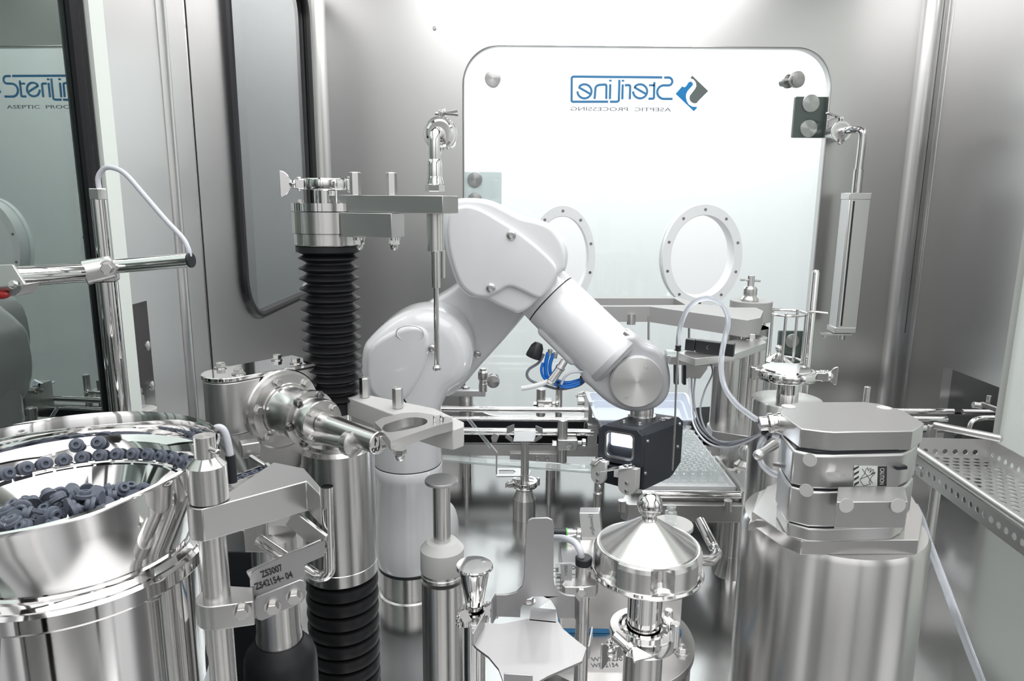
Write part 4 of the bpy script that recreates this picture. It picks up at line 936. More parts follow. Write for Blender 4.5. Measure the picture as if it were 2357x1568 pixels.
# ================================================================ RIGHT SIDE
# ---- big cylinder pedestal with gripper block stack
CYb = .945; zct = .404
cc = at(1916, 1195, CYb); cxr = cc.x
t = thing('steel_drum_pedestal', 'large brushed steel cylinder under the block with the caution sticker', 'pedestal', (cxr, CYb, 0))
Rc = .124
B().lathe((cxr, CYb, 0), UZ, [(Rc, 0), (Rc, zct - .008), (Rc - .004, zct), (0, zct)], 128).obj('cylinder', M['steel'], t)
zs0 = zct + .0
zbp = .424
B().hplate([(1731, 1178), (1765, 1120), (1830, 1095), (1990, 1085), (2080, 1110), (2125, 1185), (2115, 1243), (1845, 1245), (1800, 1225)], zbp, zbp - zct).obj('base_plate', M['steel'], t, bevel=.001)
b = B(); b.prism([az(1722, 1225, zct) + UZ * .001, az(1745, 1150, zct) + UZ * .001, az(1790, 1130, zct) + UZ * .001, az(1800, 1190, zct) + UZ * .001], (0, 0, .012)); b.obj('side_step', M['steel'], t, bevel=.001)
zt5 = .571
top = [(1797, 953), (1797, 946), (1806, 932), (1838, 926), (1989, 925), (2026, 930), (2081, 946), (2127, 974), (2115, 984), (2101, 992), (1920, 995), (1893, 993), (1843, 987)]
t = thing('gripper_block', 'stacked steel block with chamfered top plate, grey plugs and caution sticker', 'machine block', (az(1960, 960, zt5) - UZ * (zt5 - zbp)))
B().hplate(top, zt5, .0255).obj('top_plate', M['satin'], t, bevel=.0012)
def shrink(pxs, z, k, dx=0, dy=0):
    p = [az(x, y, zt5) for x, y in pxs]; c = sum(p, V((0, 0, 0))) / len(p); return [V(((q.x - c.x) * k + c.x + dx, (q.y - c.y) * k + c.y + dy, z)) for q in p]
b2 = [(1800, 955), (1812, 932), (1838, 926), (1989, 925), (2035, 930), (2085, 946), (2122, 972), (2110, 985), (2085, 995), (1925, 999), (1880, 998), (1828, 988)]
B().prism(shrink(b2, zt5 - .0285, .985), (0, 0, -.045)).obj('upper_body', M['satin'], t, bevel=.003, seg=3)
B().prism(shrink(b2, zt5 - .0255, .93), (0, 0, -.004)).obj('gap_plate', M['black'], t)
b3 = shrink(b2, zt5 - .0765, .985)
B().prism(b3, (0, 0, -(zt5 - .0765 - zbp) + .022)).obj('middle_body', M['satin'], t, bevel=.003, seg=3)
B().prism(shrink(b2, zt5 - .0735, .94), (0, 0, -.003)).obj('gap_plate', M['black'], t)
B().prism(shrink(b2, zbp + .020, .955), (0, 0, -.020)).obj('lower_body', M['satin'], t, bevel=.003, seg=3)
B().prism(shrink(b2, zbp + .022, .94), (0, 0, -.002)).obj('gap_plate', M['black'], t)
for px, py in ((1815, 936), (2035, 939)):
    p = az(px, py, zt5); B().cyl(p - UZ * .001, p + UZ * .0006, .0095, n=28).obj('plug', M['pom'], t)
yF = az(1960, 999, zt5).y + .003
for px, py in ((1864, 1059), (1856, 1129)):
    pc = at(px, py, yF + .012); p = pc; q0 = shrink(b2, 0, .985)
    nn = V((-.55, -.83, 0))
    # project on the chamfered corner face
    A_, Bq = q0[10], q0[11]; e = (Bq - A_).normalized(); nn = V((-e.y, e.x, 0)); nn = nn if nn.y < 0 else -nn
    d = ray(px, py); o = V((0, 0, CAMH)); k = (V((A_.x, A_.y, CAMH)) - o).dot(nn) / d.dot(nn); p = o + d * k
    B().cyl(p - nn * .001, p + nn * .0007, .0085, n=28).obj('plug', M['pom'], t)
# small box on the front face with two plugs
yb = yF - .026
zt6 = .505
P6 = [az(1929, 1121, zt6), az(2082, 1120, zt6), az(2090, 1155, zt6), az(1926, 1156, zt6)]
zb6 = zz(1920, 1217, P6[3].y)
B().prism(P6, (0, 0, zb6 - zt6)).obj('front_box', M['satin'], t, bevel=.0008)
for px, py in ((1948, 1164), (2067, 1164)):
    p = at(px, py, P6[3].y); B().cyl(p, p - UY * .0007, .0088, n=28).obj('plug', M['pom'], t)
B().prism([P6[0] + V((.004, .03, zb6 - zt6)), P6[1] + V((-.004, .03, zb6 - zt6)), V((P6[2].x - .02, .845, zb6)), V((P6[3].x + .01, .845, zb6))], (0, 0, zbp - zb6)).obj('box_foot', M['satin'], t)
# dark slots on the front
fA, fB = b3[9], b3[8]; fe_ = (fB - fA).normalized(); fn_ = V((-fe_.y, fe_.x, 0)); fn_ = fn_ if fn_.y < 0 else -fn_
def fp(px, py, d_=0):
    d = ray(px, py); o = V((0, 0, CAMH)); k = (fA + fn_ * d_ - o).dot(fn_) / d.dot(fn_); return o + d * k
B().bar(fp(2062, 1077), fp(2085, 1075), .006, .0042).obj('slot', M['black'], t)
# slots on the left side, plates, tubes connectors
b = B(); b.prism([at(1812, 1015, .90), at(1835, 1025, .88), at(1835, 1160, .88), at(1812, 1150, .90)], (-.004, .002, 0)); b.obj('side_plate', M['satin'], t, bevel=.0006)
b = B(); b.prism([at(1802, 1000, .92), at(1815, 1010, .90), at(1815, 1075, .90), at(1802, 1070, .92)], (-.004, .002, 0)); b.obj('side_plate', M['satin'], t)
b = B(); b.bar(at(1785, 1068, .90), at(1940, 1095, .815), .010, .004); b.obj('thin_bar', M['satin'], t)
# sticker
st = thing('caution_sticker', 'black and white CAUTION label turned sideways on the steel block face', 'sticker', fp(2000, 1120))
def sp(px, py): return fp(px, py, .0003)
s0, s1, s2, s3 = sp(1966, 1072), sp(2041, 1073), sp(2040, 1119), sp(1964, 1119)
B().prism([s0, s1, s2, s3], (0, -.0004, 0)).obj('paper', M['sticker'], st)
def sq(b, pts, d=-.0007): b.prism([sp(*p) for p in pts], (0, d, 0))
b = B(); sq(b, [(2020, 1073), (2041, 1073), (2040, 1119), (2019, 1119)]); b.obj('black_band', M['ink'], st)
b = B()
for k in range(4): y = 1072 + k * 12; sq(b, [(1966, y + 5), (1977, y - 1 if k else 1072), (1976, y + 4 if k else 1076), (1965, y + 11 if y + 11 < 1119 else 1119)])
b.obj('stripes', M['ink'], st)
b = B(); b.text('CAUTION', 1, (0, 0, 0), UX, UY, UZ, .0002, bold=.02); b.bm.verts.ensure_lookup_table(); mx = max(v.co.x for v in b.bm.verts); my = max(v.co.y for v in b.bm.verts)
A_, Z_ = sp(2025, 1077), sp(2024, 1115); wv = Z_ - A_; uu = (sp(2037, 1077) - A_)
for v in b.bm.verts: v.co = A_ + wv * (v.co.x / mx) + uu * (v.co.y / my) * .85 + V((0, -.0009, 0))
b.obj('lettering', M['pomw'], st)
b = B()
def ln(p, q, w=1.0): P1, P2 = sp(*p) + V((0, -.0006, 0)), sp(*q) + V((0, -.0006, 0)); b.bar(P1, P2, .0004, w * .00055, (0, 1, 0))
hand = [(1983, 1112), (1979, 1104), (1985, 1095), (1989, 1092), (1993, 1080), (1997, 1076), (1998, 1084), (2003, 1077), (2005, 1079), (2001, 1088), (2009, 1080), (2011, 1083), (2004, 1092), (2013, 1086), (2014, 1089), (2005, 1098), (2003, 1104), (2000, 1108), (2003, 1114), (1988, 1118)]
for p, q in zip(hand, hand[1:] + hand[:1]): ln(p, q)
ln((1984, 1079), (2008, 1112), 1.6); ln((1979, 1103), (2014, 1088), 1.6); b.obj('hand_symbol', M['ink'], st)
# hose connector on the left of the top plate, lever
t = thing('hose_coupling', 'ribbed steel hose coupling at left of the block top plate', 'coupling', at(1785, 985, .93) - UZ * .02)
B().lathe(at(1800, 972, .925), V((-.9, .1, -.12)), [(.010, 0), (.014, .002), (.014, .006), (.012, .007), (.012, .012), (.014, .013), (.014, .018), (.010, .02), (.010, .03), (0, .03)], 28).obj('body', M['polish'], t)
t = thing('clamping_lever', 'round-ended steel lever pointing left from the block', 'lever', at(1770, 1040, .87) - UZ * .01)
b = B(); a, c = at(1792, 1018, .88), at(1746, 1048, .84); b.lathe(c, a - c, [(0, -.007), (.004, -.006), (.0068, -.002), (.0068, .003), (.0052, .012), (.0062, .045), (0, .045)], 24); b.obj('handle', M['satin'], t)
# ---- column behind the drum, with grey bracket arm and star knob
YC = 1.75
def clm(px, pyt, pyb, Y, r_px, name='column', lab='', cat='column', m='steel', floor_=True, thg=None):
    X = at(px, (pyt + pyb) / 2, Y).x; zt_ = at(px, pyt, Y).z; z0 = 0 if floor_ else at(px, pyb, Y).z
    r_ = rr(r_px, px, (pyt + pyb) / 2, Y)
    return X, zt_, z0, r_
t = thing('bracket_column', 'thick steel column carrying the grey bracket arm, right of the robot wrist', 'column', (at(1716, 850, YC).x, YC, 0))
X, zt_, z0, r_ = clm(1716, 752, 900, YC, 45)
B().cyl((X, YC, 0), (X, YC, zt_), r_, n=56).obj('shaft', M['steel'], t)
B().cyl((X, YC, zt_ - .055), (X, YC, zt_), r_ * 1.0, n=56).obj('sleeve', M['satin'], t)
za, zb7 = zz(1700, 722, YC - r_), zz(1700, 757, YC - r_)
arm = thing('bracket_arm', 'long pale grey angled arm on the column below the oval port', 'arm', (X, YC, zb7))
o = [(1757, 722), (1757, 735), (1740, 750), (1700, 752), (1640, 742), (1500, 722), (1400, 722), (1300, 722), (1300, 684), (1560, 684), (1600, 700), (1700, 712), (1745, 712)]
zarm = zz(1500, 706, 1.62)
o2 = [az(x, y, zarm) for x, y in ((1757, 716), (1750, 732), (1720, 738), (1640, 726), (1495, 706), (1395, 706), (1300, 706), (1300, 684), (1560, 684), (1608, 700), (1690, 708), (1740, 708))]
hole = [az(x, y, zarm) for x, y in ((1330, 702), (1330, 687), (1552, 687), (1578, 702), (1400, 703))]
b = B(); b.plate([[(p.x, p.y) for p in o2], [(p.x, p.y) for p in hole]], (0, 0, zarm), UX, UY, -UZ, .036); b.obj('arm_body', M['pomg'], arm)
b = B(); b.cyl((X, YC - .01, zarm - .05), (X, YC - .01, zarm + .0005), r_ * 1.02, n=56, ch=.001); b.obj('arm_boss', M['pomg'], arm)
kb = V((X - .008, YC - .02, zarm + .001)); k_ = bpy.data.objects.new('star_knob', None); COL.objects.link(k_); k_.parent = arm; k_.location = kb - wloc(arm)
B().lathe(kb, UZ, [(.0215, 0), (.0215, .004), (.015, .012), (.0165, .016), (.0165, .03), (.012, .036), (.0085, .037), (.0085, .062), (0, .062)], 36).obj('body', M['steel'], k_)
B().cyl(kb + V((-.028, -.004, .052)), kb + V((.025, .006, .048)), .0028, n=12, ch=.0005).obj('cross_pin', M['steel'], k_)
for px, py in ((1453, 733), (1585, 740)):
    p = at(px, py, 1.62); B().cyl(p + UZ * .01, p - UZ * .014, .010, n=22).obj('under_boss', M['steel'], arm)
for px, y0, y1 in ((1493, 733, 800), (1586, 745, 810)):
    B().cyl(at(px, y0, 1.62) + UZ * .005, at(px, y1, 1.62), .0028, n=10).obj('thin_rod', M['steel'], arm)
rscrw = at(1752, 735, YC - .03); B().lathe(rscrw, (.5, -.8, 0), [(.012, -.004), (.012, .002), (.009, .003), (0, .003)], 24).obj('screw', M['satin'], arm)
# ---- front pair of columns on plate
YD = 1.42
t = thing('twin_column_stand', 'two steel columns on a thick foot plate with a top bracket bar', 'stand', (at(1700, 990, YD).x, YD, 0))
zpl = zz(1700, 985, YD - .03)
pl5 = [(1627, 975), (1640, 962), (1700, 935), (1760, 935), (1800, 960), (1800, 1010), (1745, 1008), (1640, 992)]
B().hplate(pl5, zpl, .018).obj('foot_plate', M['satin'], t, bevel=.001)
z_ = zz(1700, 800, YD)
X1 = at(1668, 900, YD).x; X2 = at(1728, 880, YD + .09).x
B().cyl((X1, YD, zpl), (X1, YD, z_), rr(30, 1668, 900, YD), n=44).obj('front_column', M['steel'], t)
B().cyl((X2, YD + .09, zpl), (X2, YD + .09, z_ + .005), rr(29, 1728, 900, YD + .09), n=44).obj('rear_column', M['steel'], t)
B().cyl((X1 + .055, YD + .05, zpl), (X1 + .055, YD + .05, z_ - .01), .008, n=24).obj('thin_column', M['steel'], t)
zp5 = zz(1700, 788, YD)
bar = [az(1560, 812, zp5), az(1600, 826, zp5), az(1692, 815, zp5), az(1765, 789, zp5), az(1750, 778, zp5), az(1690, 782, zp5)]
B().prism(bar, (0, 0, -.014)).obj('top_bar', M['satin'], t, bevel=.0006)
bolt_at(az(1728, 781, zp5), UZ, .0105, t, .010)
q = thing('black_holder', 'black plastic bar with three notches in front of the top bracket bar', 'holder', at(1635, 818, 1.33))
p1, p2 = at(1579, 792, 1.33), at(1690, 806, 1.29)
b = B(); dv = (p2 - p1); b.bar(p1, p1 + dv * .2, .016, .022); b.bar(p1 + dv * .22, p1 + dv * .72, .016, .023); b.bar(p1 + dv * .75, p2, .016, .024); b.bar(p1 + dv * .05, p1 + dv * .95, .008, .016); b.obj('bar', M['black'], q, bevel=.0008)
p = p1 + dv * .45 + V((0, -.008, 0)); B().lathe(p, (-.3, -1, 0), [(.004, -.002), (.004, .0008), (.0025, .0008), (.0025, -.002), (0, -.002)], 16).obj('screw', M['dsteel'], q)
# bracket with clear clips and black slider
t = thing('needle_bracket', 'steel bracket with clear plastic clips and black slider beside the robot wrist', 'bracket', at(1580, 880, 1.36))
b = B(); b.bar(at(1535, 826, 1.34), at(1660, 832, 1.36), .03, .016); b.obj('bar', M['satin'], t, bevel=.0008)
b = B(); b.prism([at(1576, 828, 1.34), at(1632, 832, 1.35), at(1628, 850, 1.35), at(1612, 872, 1.35), at(1576, 872, 1.34)], (0, .02, 0)); b.obj('wedge', M['satin'], t, bevel=.001)
b = B(); b.bar(at(1556, 832, 1.335), at(1556, 884, 1.335), .008, .012, UY); b.bar(at(1574, 820, 1.34), at(1574, 884, 1.34), .006, .016, UY); b.obj('slider', M['black'], t, bevel=.001)
for px, py in ((1548, 812), (1612, 818)):
    B().box(at(px, py, 1.335), (.028, .02, .010)).obj('clear_clip', M['acrylic'], t, bevel=.002); bolt_at(at(px + 8, py - 5, 1.335), UZ, .004, t, .004)
nd = thing('dosing_needle', 'thin straight steel needle hanging in front of the camera box', 'needle', at(1550, 1083, 1.12) )
nt0, nt1, nt2 = at(1560, 800, 1.315), at(1554, 985, 1.30), at(1548, 1083, 1.293)
NY = 1.14
nt0, nt1 = at(1561, 800, NY), at(1548, 1083, NY)
nd.location = nt1
B().tube([nt0, at(1556, 900, NY), at(1553, 990, NY), nt1], [.0022, .0012], 10, 5).obj('needle', M['steel'], nd)
B().lathe(nt0 + UZ * .004, -UZ, [(.004, 0), (.005, .001), (.005, .004), (.004, .005), (.005, .006), (.005, .009), (.0035, .010)], 16).obj('luer_fitting', M['black'], nd)
t = thing('clear_tube', 'clear silicone tube looping over the grey arm down to the block', 'tube', at(1660, 900, 1.1))
pts = [(1561, 800, NY), (1562, 775, NY), (1568, 745, NY), (1583, 712, NY), (1605, 692, NY), (1632, 687, NY), (1660, 700, 1.13), (1673, 722, 1.12), (1676, 745, 1.11), (1668, 780, 1.10), (1661, 820, 1.08), (1661, 860, 1.06), (1670, 895, 1.04), (1695, 930, 1.01), (1730, 958, .98), (1755, 975, .96), (1763, 988, .95)]
B().tube([at(*p) for p in pts], .0042, 14, 6).obj('tube', M['tube'], t)
t = thing('clear_tube', 'clear tube curving down along the left side of the gripper block', 'tube', at(1760, 1060, .93) )
B().tube([at(*p) for p in [(1765, 1000, .94), (1752, 1020, .93), (1748, 1045, .93), (1755, 1070, .92), (1775, 1088, .91), (1805, 1098, .90)]], .0042, 14, 6).obj('tube', M['tube'], t)
t = thing('clear_tube', 'short clear tube from the cable ties to the block side', 'tube', at(1790, 1000, .93))
B().tube([at(*p) for p in [(1766, 996, .94), (1785, 1002, .93), (1815, 1010, .92)]], .004, 14, 6).obj('tube', M['tube'], t)
t = thing('drain_tube', 'translucent bluish tube running down the floor beside the big cylinder', 'tube', az(2250, 1560, .02))
pts = [at(2105, 1165, 1.07), at(2122, 1200, 1.07), at(2140, 1255, 1.05), at(2165, 1320, 1.02), at(2195, 1400, .96), at(2225, 1480, .97), at(2262, 1575, .97), at(2290, 1640, .98)]
B().tube(pts, .0062, 16, 6).obj('tube', M['tube'], t)
B().tube([at(2103, 1195, 1.07), at(2130, 1235, 1.06), at(2141, 1250, 1.052)], .003, 12, 6).obj('side_strand', M['tube'], t)
t = thing('cable_bundle', 'three thin dark and silver cables sagging from the needle bracket to the block', 'cables', at(1650, 1020, 1.0))
for k, (dx, dy) in enumerate(((0, 0), (8, -2), (-6, 6))):
    B().tube([at(*p) for p in [(1592 + dx, 870, 1.3), (1593 + dx * .5, 920, 1.27), (1602 + dx, 975, 1.2), (1630 + dx, 1010 + dy, 1.12), (1670, 1025 + dy, 1.05), (1715, 1015 + dy * .7, .99), (1758, 995, .95)]], .0017, 8, 6).obj('cable', M['dcable' if k != 2 else 'cable'], t)
B().tube([at(*p) for p in [(1635, 835, 1.33), (1640, 860, 1.32), (1622, 900, 1.28), (1612, 945, 1.24), (1625, 990, 1.15), (1660, 1018, 1.06), (1715, 1012, 1.0), (1758, 995, .95)]], .0017, 8, 6).obj('cable', M['dcable'], t)
for px, py in ((1761, 993), (1769, 1004)):
    p = at(px, py, .94); b = B(); b.lathe(p, V((.7, -.2, -.6)), [(.0055, -.002), (.0066, -.002), (.0066, .002), (.0055, .002)], 14, closed=True); b.bar(p + V((-.002, 0, .004)), p + V((-.014, 0, .014)), .0018, .001); b.obj('cable_tie', M['black'], t)
# ---- wall-hung linear box with elbow pipe at right of the window
YW = 2.36
t = thing('wall_box', 'slim rectangular steel box hanging from an elbow pipe right of the window', 'sensor box', at(1935, 760, YW))
zt8, zb8 = zz(1970, 452, YW), zz(1935, 757, YW)
xa = at(1945, 460, YW).x; w8 = rr(50, 1965, 460, YW) * .97
xc = at(1968, 500, YW).x
top8 = zt8; X8 = at(1970, 455, YW).x
dp = .06
b = B(); b.box((X8, YW, (zt8 + zb8) / 2), (w8, dp, zt8 - zb8)); b.obj('profile', M['satin'], t, bevel=.0025)
b = B(); b.box((X8, YW, zt8), (w8 * 1.04, dp * 1.05, .022)); b.obj('top_cap', M['satin'], t, bevel=.002)
b = B(); b.box((X8 - .004, YW, zb8), (w8 * 1.04, dp * 1.05, .02)); b.obj('bottom_cap', M['satin'], t, bevel=.002)
b = B(); b.box((X8 - w8 * .28, YW - dp / 2 - .001, (zt8 + zb8) / 2 + .0), (.004, .004, (zt8 - zb8) * .93)); b.obj('groove', M['black'], t)
b = B(); b.box((X8 - w8 * .38, YW - dp / 2 - .0015, (zt8 + zb8) / 2 + .0), (.005, .003, (zt8 - zb8) * .95)); b.obj('edge_rail', M['polish'], t)
b = B(); b.prism([(X8 - .03, YW, zb8 - .012), (X8 + .02, YW, zb8 - .012), (X8 + .02, YW - .03, zb8 - .012), (X8 - .075, YW - .03, zb8 - .012), (X8 - .075, YW, zb8 - .012)], (0, 0, -.005)); b.obj('bottom_tab', M['satin'], t)
bolt_at((X8 - .065, YW - .015, zb8 - .017), -UZ, .006, t, .01); B().cyl((X8, YW, zb8 - .01), (X8, YW, zb8 - .035), .012, n=20).obj('end_plug', M['steel'], t)
zz8 = zz(1975, 390, YW); ze8 = zz(1970, 305, YW)
B().cyl((X8, YW, zt8 + .01), (X8, YW, zz8), .0155, n=28).obj('socket', M['polish'], t)
B().tube([(X8, YW, zz8), (X8 + .001, YW, ze8 - .02), (X8 - .004, YW + .004, ze8 + .005), (X8 - .018, YW + .03, ze8 + .012), (X8 - .03, YW + .06, ze8 + .010), (X8 - .038, YW + .138, ze8 + .010)], .0125, 20, 6).obj('elbow_pipe', M['polish'], t)
c8 = V((X8 - .034, YW + .085, ze8 + .010))
B().cyl(c8 - UY * .008, c8 + UY * .055, .03, n=36, ch=.002).obj('wall_flange', M['satin'], t)
clamp('pipe_clamp', 'polished clamp with wing nut round the elbow pipe right of the window', c8 - UY * .002, (0, 1, 0), .0345, .014, V((-.05, 0, 1)), wl_=.008)
b = B(); q = c8 + V((-.012, -.004, .046)); b.bar(q, q + V((-.045, -.012, .012)), .014, .005); b.bar(q, q + V((-.04, -.012, -.012)), .014, .005); b.cyl(q, q + UX * .02, .003, n=10)
b.obj('wing_nut', M['steel'], bpy.data.objects['pipe_clamp.002'], bevel=.0008)
# round vertical rod right of window, wire basket, small lidded pot
t = thing('guide_rod', 'tall round-tipped steel rod at lower right edge of the window', 'rod', (at(1866, 760, 1.9).x, 1.9, 0))
Xg = at(1866, 760, 1.9).x; zg = zz(1870, 620, 1.9)
B().lathe((Xg, 1.9, 0), UZ, [(.0095, 0), (.0095, zg - .009), (.007, zg - .003), (0, zg)], 24).obj('rod', M['polish'], t)
t = thing('wire_basket', 'round wire cage standing over a small lidded pot by the window', 'wire cage', at(1808, 850, 1.85))
Yk = 1.85; ck = at(1808, 720, Yk); z_1 = ck.z; z_0 = zz(1808, 830, Yk); rk = rr(46, 1808, 720, Yk)
def cring(z, r_, w=.0032): return [V((ck.x + r_ * math.cos(2 * pi * k / 40), Yk + r_ * math.sin(2 * pi * k / 40), z)) for k in range(41)]
B().tube(cring(z_1, rk), .0035, 8, sm=0).obj('top_ring', M['steel'], t); B().tube(cring(z_0, rk), .0035, 8, sm=0).obj('bottom_ring', M['steel'], t)
for k in range(5):
    a = 2 * pi * k / 5 + .6; p = (ck.x + rk * math.cos(a), Yk + rk * math.sin(a)); B().cyl((*p, z_0 - .01), (*p, z_1 + .006), .0038, n=12, ch=.0006).obj('upright', M['steel'], t)
B().tube([(ck.x + rk, Yk, z_1), (ck.x + rk + .02, Yk, z_1 + .004), (ck.x + rk + .055, Yk - .01, z_1 + .002)], .0028, 8, 4).obj('hook', M['steel'], t)
t = thing('small_pot', 'small steel pot with conical ball-knob lid inside the wire cage', 'pot', (ck.x - .012, Yk + .0, 0))
zk0 = z_0 - .004
B().lathe((ck.x - .01, Yk, 0), UZ, [(.04, 0), (.04, zk0 - .03), (.043, zk0 - .026), (.043, zk0 - .006), (.040, zk0)], 44).obj('body', M['steel'], t)
B().lathe((ck.x - .01, Yk, zk0), UZ, [(.041, 0), (.008, .022), (.005, .026), (.005, .03), (0, .03)], 44).obj('lid', M['polish'], t); B().sphere((ck.x - .01, Yk, zk0 + .037), .0095).obj('knob', M['polish'], t)
# canister with tri-clamp
YK = 1.28; kx = at(1815, 880, YK).x
t = thing('clamped_canister', 'steel canister with flat top and clamped sight lid behind the block', 'canister', (kx, YK, 0))
zq = zz(1815, 918, YK)
B().lathe((kx, YK, 0), UZ, [(rr(78, 1815, 918, YK), 0), (rr(78, 1815, 918, YK), zq - .003), (rr(76, 1815, 918, YK), zq), (0, zq)], 64).obj('body', M['steel'], t)
z9 = zz(1815, 872, YK)
B().cyl((kx, YK, zq), (kx, YK, z9), rr(24, 1815, 890, YK), n=36).obj('neck', M['polish'], t)
B().lathe((kx - .006, YK, z9), UZ, [(.05, 0), (.05, .018), (.045, .0185), (.043, .021), (0, .023)], 44).obj('sight_lid', M['polish'], t)
clamp('pipe_clamp', 'large polished pipe clamp round the sight lid, lever pointing right', (kx - .006, YK, z9 + .009), UZ, .054, .017, (1, -.15, 0), wl_=.028)
# ---- perforated tray on the right
zf = .25
t = thing('perforated_tray', 'perforated steel tray with round side rails along the right wall', 'tray', az(2260, 1150, zf - .04))
c0, c1 = az(2112, 1048, zf), az(2262, 1044, zf)
c2, c3 = az(2420, 1135, zf), az(2420, 1262, zf)
e1 = (c3 - c0).normalized(); e2 = UZ.cross(e1); Lt = 1.0; Wt = (c1 - c0).dot(e2)
Lt = (c3 - c0).length * 1.35; sgn = 1 if Wt > 0 else -1; Wt = abs(Wt); e2 = e2 * sgn
hs = []
pitch_ = .0235
ny = int((Wt - .012) / pitch_); nx = int((Lt - .01) / (pitch_ * .9))
cnt_h = 0
for i in range(nx):
    for j in range(ny):
        u = .016 + i * pitch_ * .9; v = .012 + j * pitch_ + (pitch_ / 2 if i % 2 else 0)
        if v < Wt - .009: hs.append(circ(u, v, .0078, 12))
B().plate([[(0, 0), (Lt, 0), (Lt, Wt), (0, Wt)]] + hs, c0, e1, e2, -UZ, .002).obj('perforated_floor', M['satin'], t)
hh = .045
def sidewall(o, ea, Ln, h, name, up=1, rows=1):
    hl = [circ(.016 + .0235 * k, .012, .0065, 12) for k in range(int((Ln - .01) / .0235))]
    return B().plate([[(0, -.004), (Ln, -.004), (Ln, h), (0, h)]] + hl, o, ea, UZ * up, ea.cross(UZ), .0022).obj(name, M['satin'], t)
sidewall(c0, e2, Wt, hh, 'end_wall'); sidewall(c0 + e2 * Wt, e1, Lt, hh, 'back_wall')
rz_ = .012
B().tube([c0 + UZ * rz_ - e1 * .0, c0 + e1 * Lt + UZ * rz_], .0085, 16, 0).obj('front_rail', M['satin'], t)
hl = [circ(.02 + .024 * k, -.022, .0072, 12) for k in range(int((Lt - .02) / .024))]
B().plate([[(0, 0), (Lt, 0), (Lt, -.045), (.03, -.045), (0, -.03)]] + hl, c0 - e2 * .004, e1, UZ, e1.cross(UZ), .0025).obj('front_skirt', M['satin'], t)
rr0 = c0 + e2 * Wt * .32 - e1 * .05; ra = [rr0 + UZ * .01, rr0 + UZ * .062, rr0 + UZ * .066 + e1 * .012, c0 + e2 * Wt * 1.0 + e1 * .04 + UZ * .06]
B().bar(ra[0], ra[1], .02, .012, e1).obj('rail_post', M['satin'], t, bevel=.002)
B().bar(ra[1], ra[3], .018, .018).obj('rear_rail', M['satin'], t, bevel=.006)
B().bar(c0 + e1 * .03 - e2 * .01 - UZ * .03, c0 + e1 * .03 + e2 * Wt - UZ * .03, .02, .02).obj('cross_beam', M['satin'], t)
for u in (.06, .5): p = c0 + e1 * u + e2 * .02; B().cyl((p.x, p.y, 0), (p.x, p.y, p.z - .02), .011, n=20).obj('leg', M['steel'], t)
# ================================================================ BACK: conveyor line
YV = 2.08
t = thing('conveyor', 'stainless conveyor line with round guide rails running below the big window', 'conveyor', (.3, YV + .03, 0))
x0 = -.42; x1 = 1.36
def hz(py, Y=YV): return zz(1180, py, Y)
def xat(px, Y=YV, py=1000): return at(px, py, Y).x
zt1, zb1 = hz(1022, YV - .05), hz(1048, YV - .05)
bx1 = xat(1900)
B().box(((x0 + bx1) / 2, YV - .05, (zt1 + zb1) / 2), (bx1 - x0, .012, zt1 - zb1)).obj('front_profile', M['satin'], t)
B().box(((x0 + xat(1350)) / 2, YV + .09, hz(990, YV + .09)), (xat(1350) - x0, .012, .05)).obj('rear_profile', M['satin'], t)
B().box(((x0 + bx1) / 2, YV + .02, zt1 - .012), (bx1 - x0, .11, .006)).obj('belt', M['belt'], t)
B().box(((x0 + bx1) / 2, YV - .046, hz(1012, YV - .05)), (bx1 - x0, .006, .024)).obj('gap_shade_strip', M['belt'], t)  # black strip put in for the dark gap under the belt
B().box(((x0 + xat(1350)) / 2, YV + .085, hz(977, YV + .08)), (xat(1350) - x0, .006, .02)).obj('gap_shade_strip', M['black'], t)  # black strip put in for the darkness below the rear rail
for py, Y, r_ in ((994, YV - .07, .0105), (943, YV + .12, .010), (966, YV + .1, .010)):
    B().cyl((x0, Y, zz(1180, py, Y)), (xat(1350 if py != 994 else 1366, Y), Y, zz(1180, py, Y)), r_, n=20).obj('guide_rail', M['polish'], t)
for px in (1074, 1270, 1384): 
    B().cyl((xat(px, YV - .0), YV, 0), (xat(px, YV), YV, zb1), .0165, n=24).obj('leg', M['steel'], t)
B().box((xat(1235, YV - .06), YV - .062, zb1 - .003), (.16, .012, .03)).obj('joint_plate', M['satin'], t, bevel=.001)
for px in (1237, 1260): B().lathe((xat(px, YV - .07), YV - .068, zb1 - .002), -UY, [(.007, 0), (.007, .002), (.004, .003), (0, .003)], 14).obj('screw', M['steel'], t)
b = B(); b.box((xat(1353, YV + .04), YV + .05, hz(960, YV + .05)), (.012, .12, .14)); b.box((xat(1362, YV - .05), YV - .06, hz(1000, YV - .06)), (.03, .02, .07)); b.obj('end_plate', M['satin'], t, bevel=.001)
# right continuation rails
t = thing('rear_guide_rails', 'round steel guide rails passing behind the perforated tray at right', 'rails', (1.1, 2.1, hz(985)))
for py, Y, p0, p1 in ((946, 2.12, 2060, 2195), (948, 2.12, 2215, 2300), (964, 2.06, 2080, 2180), (985, 2.0, 2080, 2200)):
    a, c = at(p0, py, Y), at(p1, py + 1, Y); B().cyl(a, c, .0085, n=18, ch=.001).obj('rail', M['polish'], t)
B().tube([at(2232, 985, 2.0), at(2240, 970, 2.0), at(2262, 963, 2.0), at(2300, 962, 2.0)], .008, 14, 6).obj('curved_rail', M['polish'], t)
B().tube([at(2125, 988, 2.02), at(2160, 984, 2.02), at(2195, 990, 1.98), at(2206, 1005, 1.95)], .010, 12, 6).obj('black_belt', M['black'], t)
B().box(at(2180, 975, 2.2), (.55, .01, .06)).obj('back_plate', M['dsteel'], t)
